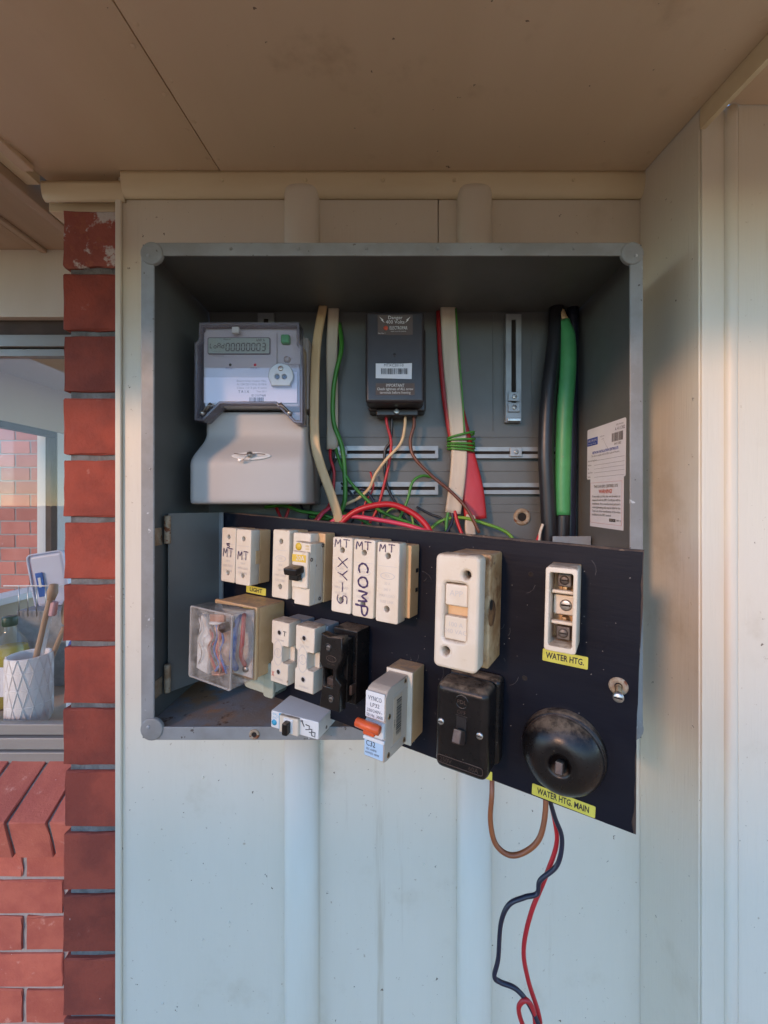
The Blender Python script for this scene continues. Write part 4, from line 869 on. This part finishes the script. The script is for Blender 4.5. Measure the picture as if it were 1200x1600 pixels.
B('print_band', (.0235, .0003, .0095), (nx - .001, -.0557, .0155), 'ink_yellow', cb, 0); T('20A', .0062, (nx + .001, -.0560, .0155), 'ink_white', cb); LA('round_mark', [(0, .0004), (.0052, .0004), (.0052, 0)], 'ink_yellow', cb, (nx - .007, -.0502, .0300), FRONT, 20)
for k in range(3): T('240V', .0022, (nx + .008, -.0506, .0315 - k * .004), 'ink_yellow', cb)
for y_, z in ((-.048, .0140), (-.030, -.040), (-.026, .031)): LA('rivet', [(.0012, .0002), (.0022, .0006), (.0026, 0)], 'dark_metal', cb, (.0232, y_, z), (0, R(90), 0), 14)
for y_ in (-.028, -.040): B('seam', (.0003, .0004, .078), (.02320, y_, -.006), 'relief_shade', cb, 0)
T('B 2 0', .003, (nx + .004, -.0506, -.024), 'ink_cyan', cb)

# relay in clear box
cr = dev('plug_in_relay', 'plug-in relay in a clear dusty cover on a tan base', 'relay', .1085, .1765)
B('socket', (.086, .050, .100), (0, -.025, 0), 'fuse_tan', cr, .0025); B('collar', (.089, .006, .102), (0, -.0535, 0), 'fuse_tan', cr, .0015)
for z, hh in ((.0, .022),): B('socket_clip', (.0006, .012, hh), (.0433, -.014, z), 'fuse_tan', cr, .0002)
B('inner_plate', (.083, .002, .095), (0, -.0580, 0), 'white_plastic', cr, .001)
CWX, CWZ, CY0, CY1 = .0435, .0500, -.0570, -.0975
PL('clear_front', rrect(CWX * 2, CWZ * 2, .003), [], .0016, 'clear_relay', cr, (0, CY1 + .0016, 0), bev=.0004)
PL('clear_sides', rrect(CWX * 2, CWZ * 2, .003), [rrect(CWX * 2 - .003, CWZ * 2 - .003, .002)], CY0 - CY1 - .0018, 'clear_relay', cr, (0, CY0, 0), bev=.0002)
PL('cover_edge', rrect(CWX * 2 + .0006, CWZ * 2 + .0006, .003), [rrect(CWX * 2 - .004, CWZ * 2 - .004, .002)], .0022, 'clear_relay_edge', cr, (0, CY1 + .0030, 0), bev=.0003)
LA('coil', [(0, .030), (.008, .030), (.0135, .026), (.0135, -.026), (.008, -.030), (0, -.030)], 'coil_tape', cr, (.002, -.074, -.004), (0, R(-7), 0), 24)
LA('coil_flange', [(0, .0015), (.0155, .0015), (.0155, -.0015), (0, -.0015)], 'white_plastic', cr, (-.002, -.078, .030), (0, R(-7), 0), 24)
LA('coil_flange', [(0, .0015), (.0155, .0015), (.0155, -.0015), (0, -.0015)], 'copper', cr, (.006, -.078, -.038), (0, R(-7), 0), 24)
PR('armature', [(-.038, -.040), (-.012, -.044), (-.008, -.010), (-.013, .018), (-.020, .030), (-.024, .040), (-.030, .040), (-.032, .022), (-.036, .004)], -.090, -.080, 'white_plastic', cr, .002)
TU('spring_wire', [(-.030, -.092, .034), (-.022, -.094, .020), (-.030, -.094, .004), (-.020, -.094, -.012), (-.028, -.092, -.030)], .0008, 'steel', cr)
B('yoke', (.030, .004, .010), (.004, -.088, .038), 'copper', cr, .001, (0, R(-7), 0))
for k_, (m_, x_) in enumerate((('blue_plastic', .006), ('wire_red', .012), ('wire_navy', .000), ('blue_plastic', .018), ('copper', -.006), ('wire_red', -.001))):
    TU('coil_lead', [(x_ - .008, -.086, .030 - k_ * .003), (x_ + .002, -.0905, .016 - k_ * .002), (x_ - .003, -.0915, -.006), (x_ + .007, -.090, -.022 - k_ * .002), (x_ + .002, -.084, -.036)], .0015, m_, cr)
LA('contact_drum', [(0, .004), (.009, .004), (.010, 0), (.010, -.006)], 'white_plastic', cr, (-.013, -.087, .002), FRONT, 20)
TU('blue_lead', [(.020, -.062, .036), (.029, -.078, .030), (.033, -.084, .008), (.031, -.084, -.014), (.022, -.070, -.034)], .0042, 'blue_plastic', cr); TU('red_lead', [(.026, -.062, .040), (.037, -.072, .032), (.040, -.076, .010), (.036, -.074, -.012), (.030, -.062, -.030)], .0030, 'wire_red', cr)
TU('blue_lead', [(.005, -.090, -.034), (.012, -.088, -.026), (.018, -.080, -.030)], .0020, 'blue_plastic', cr); TU('bare_lead', [(.010, -.092, .028), (.016, -.092, -.012), (.014, -.090, -.040)], .0012, 'copper', cr)
LA('contact_screw', [(0, .003), (.004, .003), (.005, 0), (.005, -.004)], 'steel', cr, (.030, -.060, -.036), FRONT, 16); LA('adjuster_knob', [(0, .010), (.0022, .010), (.0028, .007), (.0058, .0065), (.0064, .004), (.0060, -.010), (0, -.012)], 'bakelite_brown', cr, (.026, -.092, .030), FRONT, 18)
T('Schlegel S', .0052, (-.014, CY1 - .0002, .042), 'ink_grey', cr, squash=.9); B('leaf_spring', (.003, .016, .052), (-.037, -.072, .010), 'dark_metal', cr, .0008)
gc = dev('cable_cover', 'pale green rounded cover under the clear relay', 'cover', .1300, .2360)
PR('body', rrect(.066, .050, .008), -.026, 0, 'pale_green', gc, .002); PR('lip', rrect(.020, .050, .004, cx=.024), -.031, -.0262, 'pale_green', gc, .001)

# notched fuse holders (row two)
def notched(label, s_, t_, w, h, n, mark=None):
    f = dev('notched_fuse_holder', label, 'fuse holder', s_, t_, 'notched fuse holders on the second row')
    B('fuse_base', (w * .98, n * .52, h * .92), (.002, -n * .26, .001), 'base_grey', f, .0014); B('inner_bridge', (w * .80, n * .20, h * .5), (.001, -n * .62, 0), 'fuse_white', f, .001)
    a, q = w / 2, h / 2
    PR('fuse_carrier', [(-a, -q), (a, -q), (a, -q * .30), (a * .30, -q * .30), (a * .30, q * .22), (a, q * .22), (a, q), (-a, q), (-a, q * .26), (-a * .80, q * .22), (-a * .80, -q * .28), (-a, -q * .34)], -n, -n * .535, 'fuse_white', f, .0012)
    for z in (q * .64, -q * .62):
        r_ = LA('screw_hole', [(.0030, .0004), (.0038, .0006), (.0042, 0)], 'relief_shade', f, (-.001, -n - .0001, z), FRONT, 18); LA('hole', [(0, .0001), (.0031, .0001)], 'hole_black', r_, n=14)
    for sg in (1, -1): PL('embossed_arch', [(p[0] * 1.0 - .003, p[1] + sg * q * .12) for p in oval(.0075, .012, 20)], [[(p[0] - .003, p[1] + sg * q * .12) for p in oval(.0066, .011, 20)]], .0004, 'relief_shade', f, (0, -n + .0002, -.001), bev=.00005)
    T('240 V', .0030, (-.004, -n - .0003, 0), 'relief_shade', f, rz=R(90)); T('FUSE LINK', .0024, (0, -n - .0003, q * .40), 'relief_shade', f); T('TERMINAL', .0024, (0, -n - .0003, -q * .85), 'relief_shade', f)
    return f, -n - .0005
f, y = notched('notched white fuse holder nearest the clear relay, marked T', .1920, .1795, .0325, .085, .050); pen(f, 'T', .0060, .024, .005, .006, 0, .0010, y, mat='ink'); pen(f, 'X', -.013, -.034, .004, .007, 0, .0008, y, mat='ink_red')
f, y = notched('notched white fuse holder beside the black fuse holder', .2360, .1780, .0325, .086, .050)
bf = dev('black_fuse_holder', 'black bakelite fuse holder with square slot on the second row', 'fuse holder', .2830, .1815)
B('fuse_base', (.038, .030, .094), (.003, -.015, .001), 'bakelite', bf, .0018); B('rear_step', (.030, .010, .080), (.001, -.036, 0), 'bakelite', bf, .0015)
PL('fuse_carrier', [(-.016, -.046), (.015, -.046), (.015, -.018), (.017, -.012), (.009, -.006), (.009, .004), (.017, .020), (.016, .046), (-.005, .043), (-.016, .046), (-.0175, .010), (-.012, .002), (-.012, -.018)], [[(-.0095, -.019), (.0040, -.019), (.0040, .004), (-.0095, .004)]], .014, 'bakelite', bf, (0, -.041, 0), bev=.0010)
PR('slot_ramp', [(-.009, -.019), (.0035, -.019), (.0035, -.010), (-.009, -.010)], -.050, -.0415, 'bakelite_brown', bf, .0006)
for x, z in ((-.004, .030), (.002, -.033)):
    r_ = LA('screw_hole', [(.0035, .0003), (.0046, .0009), (.0054, 0)], 'bakelite', bf, (x, -.0551, z), FRONT, 18); screw(r_, (0, 0, .0), .0034, 'dark_metal', 'screw', rot=(0, 0, 0), h=.0006)
T('PDL', .0034, (.001, -.0556, .017), 'bakelite_brown', bf); T('30A 240V', .0022, (.001, -.0556, .0105), 'bakelite_brown', bf); PL('embossed_oval', [(p[0], p[1] + .017) for p in oval(.008, .004, 20)], [[(p[0], p[1] + .017) for p in oval(.0072, .0033, 20)]], .0004, 'bakelite_brown', bf, (.001, -.0549, 0), bev=.00005)
B('side_shoe', (.004, .018, .012), (.0195, -.030, -.024), 'bakelite_brown', bf, .001)

# large mains fuse
mf = dev('mains_fuse', 'large cream mains fuse with burnt brown base', 'fuse holder', .4500, .0710)
B('fuse_base', (.044, .046, .118), (.003, -.023, -.003), 'fuse_burnt', mf, .0025); PR('clip_gap', [(-.018, -.048), (.017, -.048), (.017, -.020), (.006, -.012), (.006, .014), (.017, .022), (.017, .052), (-.018, .052)], -.055, -.0465, 'fuse_burnt', mf, .001)
LA('scorched_grip', [(0, .008), (.014, .008), (.016, 0), (.014, -.008), (0, -.008)], 'scorched', mf, (.010, -.036, -.006), FRONT, 24)
LA('scorch_recess', [(0, .0006), (.0105, .0006), (.0130, .0002), (.0135, 0)], 'scorched', mf, (.0250, -.037, -.006), (0, R(90), 0), 24); LA('burnt_hole', [(0, .0009), (.0048, .0009), (.0056, .0006)], 'hole_black', mf, (.0250, -.0425, .004), (0, R(90), 0), 16)
B('contact_gap', (.034, .004, .100), (.002, -.0535, -.001), 'scorched', mf, .001)
fp = wn(PL('front_plate', rrect(.046, .1145, .006), [circ(.010, .038, .0042), circ(-.010, -.040, .0042), rrect(.0245, .058, .004, cx=-.001, cz=.0)], .022, 'fuse_white', mf, (0, -.0555, 0), bev=.0028))
for x, z in ((.010, .038), (-.010, -.040)): LA('terminal_screw', [(0, .003), (.003, .003), (.0042, .001)], 'dark_metal', mf, (x, -.060, z), FRONT, 14)
B('window_back', (.026, .010, .060), (-.001, -.061, 0), 'fuse_tan', mf, .001); B('window_block', (.0238, .0085, .022), (-.001, -.0705, .0165), 'fuse_white', mf, .0018); B('window_block', (.0238, .0085, .024), (-.001, -.0705, -.0165), 'fuse_white', mf, .0018)
T('APP', .0058, (-.001, -.0750, .018), 'relief_shade', mf); T('100 A', .0045, (-.001, -.0750, -.013), 'relief_shade', mf); T('240 VAC', .0045, (-.001, -.0750, -.020), 'relief_shade', mf)

# open fuse base with its terminals showing
og = dev('open_fuse_base', 'open cream fuse base showing brass terminals and centre screw', 'fuse base', .5420, .0590)
B('floor', (.0275, .008, .0795), (0, -.004, 0), 'fuse_tan', og, .001)
PL('walls', rrect(.0285, .0805, .003), [rrect(.0210, .0700, .002)], .036, 'fuse_white', og, (0, -.0085, 0), bev=.0009)
for z, fl in ((.026, 1), (-.026, -1)):
    tb = B('terminal', (.0125, .016, .013), (.001, -.020, z), 'dark_metal', og, .001); screw(tb, (0, -.0082, 0), .0045, 'dark_metal', 'screw'); B('contact_blade', (.005, .010, .008), (.001, -.018, z - fl * .0105), 'brass', og, .0008)
    B('retaining_lip', (.0205, .006, .0035), (0, -.030, z - fl * .0110), 'fuse_white', og, .0012)
B('centre_block', (.0195, .012, .020), (0, -.014, .0), 'fuse_white', og, .0015); screw(og, (.002, -.0202, .0), .0058, 'steel', 'centre_screw')

# black toggle switch
ts = dev('toggle_switch', 'black bakelite toggle switch with two screws, below the mains fuse', 'switch', .4545, .1985)
B('base', (.060, .020, .094), (.0012, -.010, -.001), 'bakelite', ts, .006, seg=3); B('cover', (.0575, .037, .0915), (0, -.0385, 0), 'bakelite', ts, .0085, seg=4)
PL('recess_rim', rrect(.0130, .026, .001), [rrect(.0110, .024, .001)], .0008, 'bakelite', ts, (.001, -.0566, .004), bev=.0002); B('recess', (.0108, .001, .0238), (.001, -.0570, .004), 'hole_black', ts, 0)
B('toggle', (.0090, .018, .013), (.001, -.0630, -.002), 'bakelite_brown', ts, .0014, (R(-28), 0, 0))
for x, z in ((-.0215, .005), (.0205, .002)): screw(ts, (x, -.0572, z), .0036, 'steel', 'screw')
LA('embossed_ring', [(.0058, .0002), (.0062, .0009), (.0070, .0009), (.0074, 0)], 'bakelite', ts, (.001, -.0570, .031), FRONT, 28); T('PDL', .0040, (.001, -.0577, .031), 'bakelite_brown', ts); T('OFF', .0040, (.001, -.0577, .0205), 'bakelite_brown', ts)
T('250V', .0045, (-.0150, -.0577, -.034), 'bakelite_brown', ts); T('60A', .0045, (.0150, -.0577, -.034), 'bakelite_brown', ts); PL('embossed_frame', rrect(.050, .0085, .003, cz=-.034), [rrect(.0485, .007, .0025, cz=-.034)], .0005, 'bakelite_brown', ts, (0, -.0569, 0), bev=.0001)

# modern breaker with orange toggle
ob = dev('orange_toggle_breaker', 'grey circuit breaker with bright orange toggle and C32 marking', 'circuit breaker', .3685, .2055)
B('fuse_base', (.0345, .031, .0845), (.001, -.0155, -.001), 'fuse_tan', ob, .0018); B('base_lip', (.0350, .003, .0850), (.001, -.0325, -.001), 'fuse_white', ob, .0008)
side = [(-.034, .0385), (-.072, .0385), (-.080, .0365), (-.085, .031), (-.085, .008), (-.083, .004), (-.083, -.013), (-.0855, -.016), (-.0855, -.0365), (-.082, -.0385), (-.034, -.040)]
bm = bmesh.new(); A = [bm.verts.new((-.0130, y_, z)) for y_, z in side]; C = [bm.verts.new((.0130, y_, z)) for y_, z in side]; n_ = len(side)
bm.faces.new(A); bm.faces.new(C[::-1])
for i in range(n_): bm.faces.new((A[i], A[(i + 1) % n_], C[(i + 1) % n_], C[i]))
bmesh.ops.recalc_face_normals(bm, faces=bm.faces); bmesh.ops.bevel(bm, geom=list(bm.edges), offset=.0011, segments=2, affect='EDGES')
M('breaker_tan_lit', (.58, .48, .38), .42, (.53, .43, .33), 20, .3, .1, 300); wn(link('body', finish(bm, 'body'), 'breaker_tan_lit', ob, (0, 0, 0)))  # grey body tinted tan to imitate warm light on its side
PL('front_print', rrect(.0235, .0285, .001, cz=.0205), [], .0004, 'white_plastic', ob, (-.0003, -.0850, 0), bev=.0001); PL('front_print', rrect(.0235, .018, .001, cz=-.0265), [], .0004, 'carton_blue', ob, (-.0003, -.0855, 0), bev=.0001)
for z, t, h, w in ((.0275, 'VYNCO', .0048, .0170), (.0205, 'LP32', .0042, .0115), (.0142, '230/240V~', .0034, .0195), (.0092, '50 Hz  3000', .0032, .0205)): T(t, h, (-.0003, -.0857, z), 'ink_grey', ob, width=w)
T('C32', .0058, (-.004, -.0862, -.0215), 'ink', ob, width=.0115); T('IEC 60898', .0022, (-.003, -.0862, -.0275), 'ink_grey', ob); T('AS/NZS 4898', .0022, (-.002, -.0862, -.0315), 'ink_grey', ob)
B('toggle_cradle', (.0240, .006, .017), (0, -.0845, -.0045), 'white_plastic', ob, .002); PL('label_ledge', rrect(.0262, .0035, .0008, cz=-.0155), [], .003, 'white_plastic', ob, (0, -.0845, 0), bev=.0004)
TU('toggle_bar', [(-.0150, -.0975, .0045), (.0130, -.0975, .0030)], .0048, 'orange', ob, 1); B('toggle_stem', (.0140, .014, .010), (-.001, -.0895, -.002), 'orange', ob, .0012)
for y_, z in ((-.077, .0085), (-.077, -.033), (-.041, .034), (-.041, -.034)): LA('rivet', [(.0014, .0002), (.0024, .0008), (.0030, 0)], 'brass', ob, (.01302, y_, z), (0, R(90), 0), 14); LA('rivet_hole', [(0, .0002), (.0016, .0002)], 'hole_black', ob, (.01310, y_, z), (0, R(90), 0), 12)
sl_ = thing('tmp', None, None); bpy.data.objects.remove(sl_)
M('side_sticker', (.60, .46, .32), .6, (.56, .42, .29), 20, .3)
B('barcode_sticker', (.0003, .019, .050), (.01315, -.058, -.001), 'side_sticker', ob, 0)
bc = bars('barcode', -.0050, .0065, -.019, .022, -.0002, 'ink', ob, 26, 14, True); bc.location = (.01335, -.0565, 0); bc.rotation_euler = (0, 0, R(90))
lt = T('LP32', .0030, (0, 0, 0), 'ink', ob); lt.location = (.01340, -.0650, -.004); lt.rotation_euler = (R(90), R(-90), R(90))
for a0, a1, b0, b1 in ((-.070, -.0385, .0275, .0279), (-.072, -.0385, -.0285, -.0281)): B('seam', (.0003, a1 - a0, b1 - b0), (.01308, (a0 + a1) / 2, (b0 + b1) / 2), 'relief_shade', ob, 0)

# round rotary switch
rs = dev('round_switch', 'round black domed switch dusted on top, above the lower label', 'switch', .5480, .2120)
LA('back_ring', [(0, .010), (.0380, .010), (.0402, .0085), (.0408, .006), (.0408, 0)], 'bakelite', rs, (0, 0, 0), FRONT, 56); LA('gasket', [(.0370, .0102), (.0388, .0108), (.0388, .0122), (.0365, .0125)], 'bakelite_brown', rs, (0, 0, 0), FRONT, 56)
LA('dome', [(.0372, .0122), (.0384, .0130), (.0388, .0150), (.0380, .0180), (.0350, .0235), (.0300, .0285), (.0240, .0322), (.0180, .0340), (.0125, .0345), (.0100, .0335), (.0086, .030), (.0080, .024), (0, .024)], 'bakelite', rs, (0, 0, 0), FRONT, 64)
B('toggle', (.0072, .020, .011), (.0005, -.0335, -.0015), 'bakelite_brown', rs, .0012, (R(-22), 0, 0))

# fixing screw left standing out of the panel
ks = dev('fixing_screw', 'rusty fixing screw standing out near the panel edge', 'screw', .5940, .1345)
LA('cup_washer', [(.0035, .0005), (.0060, .002), (.0085, .0006), (.0088, 0)], 'rust_steel', ks, (0, 0, 0), FRONT, 20)
TU('thread', [(0.0022 * math.cos(a) * .9, -.001 - a * .00058, .0022 * math.sin(a) * .9) for a in [k * .6 for k in range(62)]], .0011, 'brass', ks, 1); LA('shank', [(0, .022), (.0021, .022), (.0021, 0)], 'brass', ks, (0, 0, 0), FRONT, 12)
hd = LA('head', [(0, .0295), (.0035, .0292), (.0048, .0278), (.0048, .0262), (.0022, .0215)], 'steel', ks, (0, 0, 0), FRONT, 20); B('slot', (.0070, .0014, .0005), (0, 0, .0294), 'hole_black', hd, 0)

# loose breaker lying on the box floor
lb = thing('loose_breaker', 'loose white breaker with cyan print lying on its side on the box rim', 'circuit breaker', (-.1415, .552, Z(-.3135)), (R(2), R(2.5), R(-20)))
B('body', (.0760, .050, .0240), (.002, .030, .0120), 'white_plastic', lb, .0012); B('nose', (.0300, .006, .0236), (-.004, .003, .0120), 'fuse_white', lb, .0012)
B('print_stripe', (.0095, .0003, .0225), (-.0178, .0048, .0120), 'ink_cyan', lb, 0); T('16A', .0045, (-.0178, .0045, .0120), 'ink_white', lb, rz=R(90)); LA('round_mark', [(0, .0003), (.0042, .0003), (.0042, 0)], 'ink_cyan', lb, (-.0305, .0050, .0080), FRONT, 20)
for k in range(3): T('C16', .0025, (-.0300 + .006 * (k % 2), .0047, .0150 + k * .0026), 'ink_cyan', lb)
B('toggle_well', (.0150, .002, .0200), (-.0040, -.0002, .0120), 'white_plastic', lb, .001); B('toggle', (.0085, .010, .0170), (-.0040, -.005, .0115), 'bakelite', lb, .0018)
ribbons('pen_writing', [[(.012, .020), (.016, .021)], [(.014, .0205), (.018, .0135)], [(.020, .017), (.026, .016), (.0255, .011), (.020, .010)], [(.026, .012), (.030, .0125), (.0295, .008), (.0255, .0075)], [(.029, .009), (.035, .009), (.0345, .003), (.030, .004), (.029, .008)]], .0013, 'ink', lb, .0046)
for z in (.006, .018): LA('rivet', [(0, .0003), (.0020, .0003), (.0024, 0)], 'dark_metal', lb, (.0402, .020 + z, z), (0, R(90), 0), 12)

# wires hanging below the panel
def D(px, py, d): return ((px - 617) / 635 * d, d, -(py - 788) / 635 * d)
dd = .475
cable('brown wire looping below the panel between the two switches', 'brown_wire', [(.118, .495, -.31), (.1135, .475, -.335), (.1105, .47, -.365), (.1150, .465, -.388), (.130, .462, -.3985), (.148, .46, -.393), (.163, .458, -.376), (.171, .462, -.350), (.174, .47, -.32)], .0030, 'wire_orange_brown', k=10)
h_ = [(.176, .472, -.33), (.185, .47, -.362), (.1925, .468, -.385), (.187, .468, -.415), (.168, .47, -.435), (.1645, .47, -.450), (.150, .47, -.4545), (.132, .47, -.463), (.1225, .47, -.485), (.1195, .47, -.525), (.1150, .47, -.5455), (.122, .47, -.5525), (.140, .468, -.5585), (.156, .465, -.577), (.167, .46, -.61), (.17, .46, -.70)]
cable('navy black wire kinked and hanging low from the panel', 'black_wire', h_, .0026, 'wire_navy', k=8)
cable('red wire hanging low beside the kinked black wire', 'red_wire', [(.179, .476, -.335), (.188, .476, -.375), (.189, .476, -.40), (.177, .476, -.435), (.159, .475, -.478), (.1505, .475, -.52), (.1555, .474, -.555), (.166, .472, -.588), (.168, .47, -.605), (.163, .47, -.622), (.152, .47, -.61), (.144, .468, -.59), (.1425, .466, -.575), (.150, .464, -.566), (.158, .464, -.578), (.161, .464, -.605), (.162, .464, -.66)], .0026, 'wire_red', k=8)
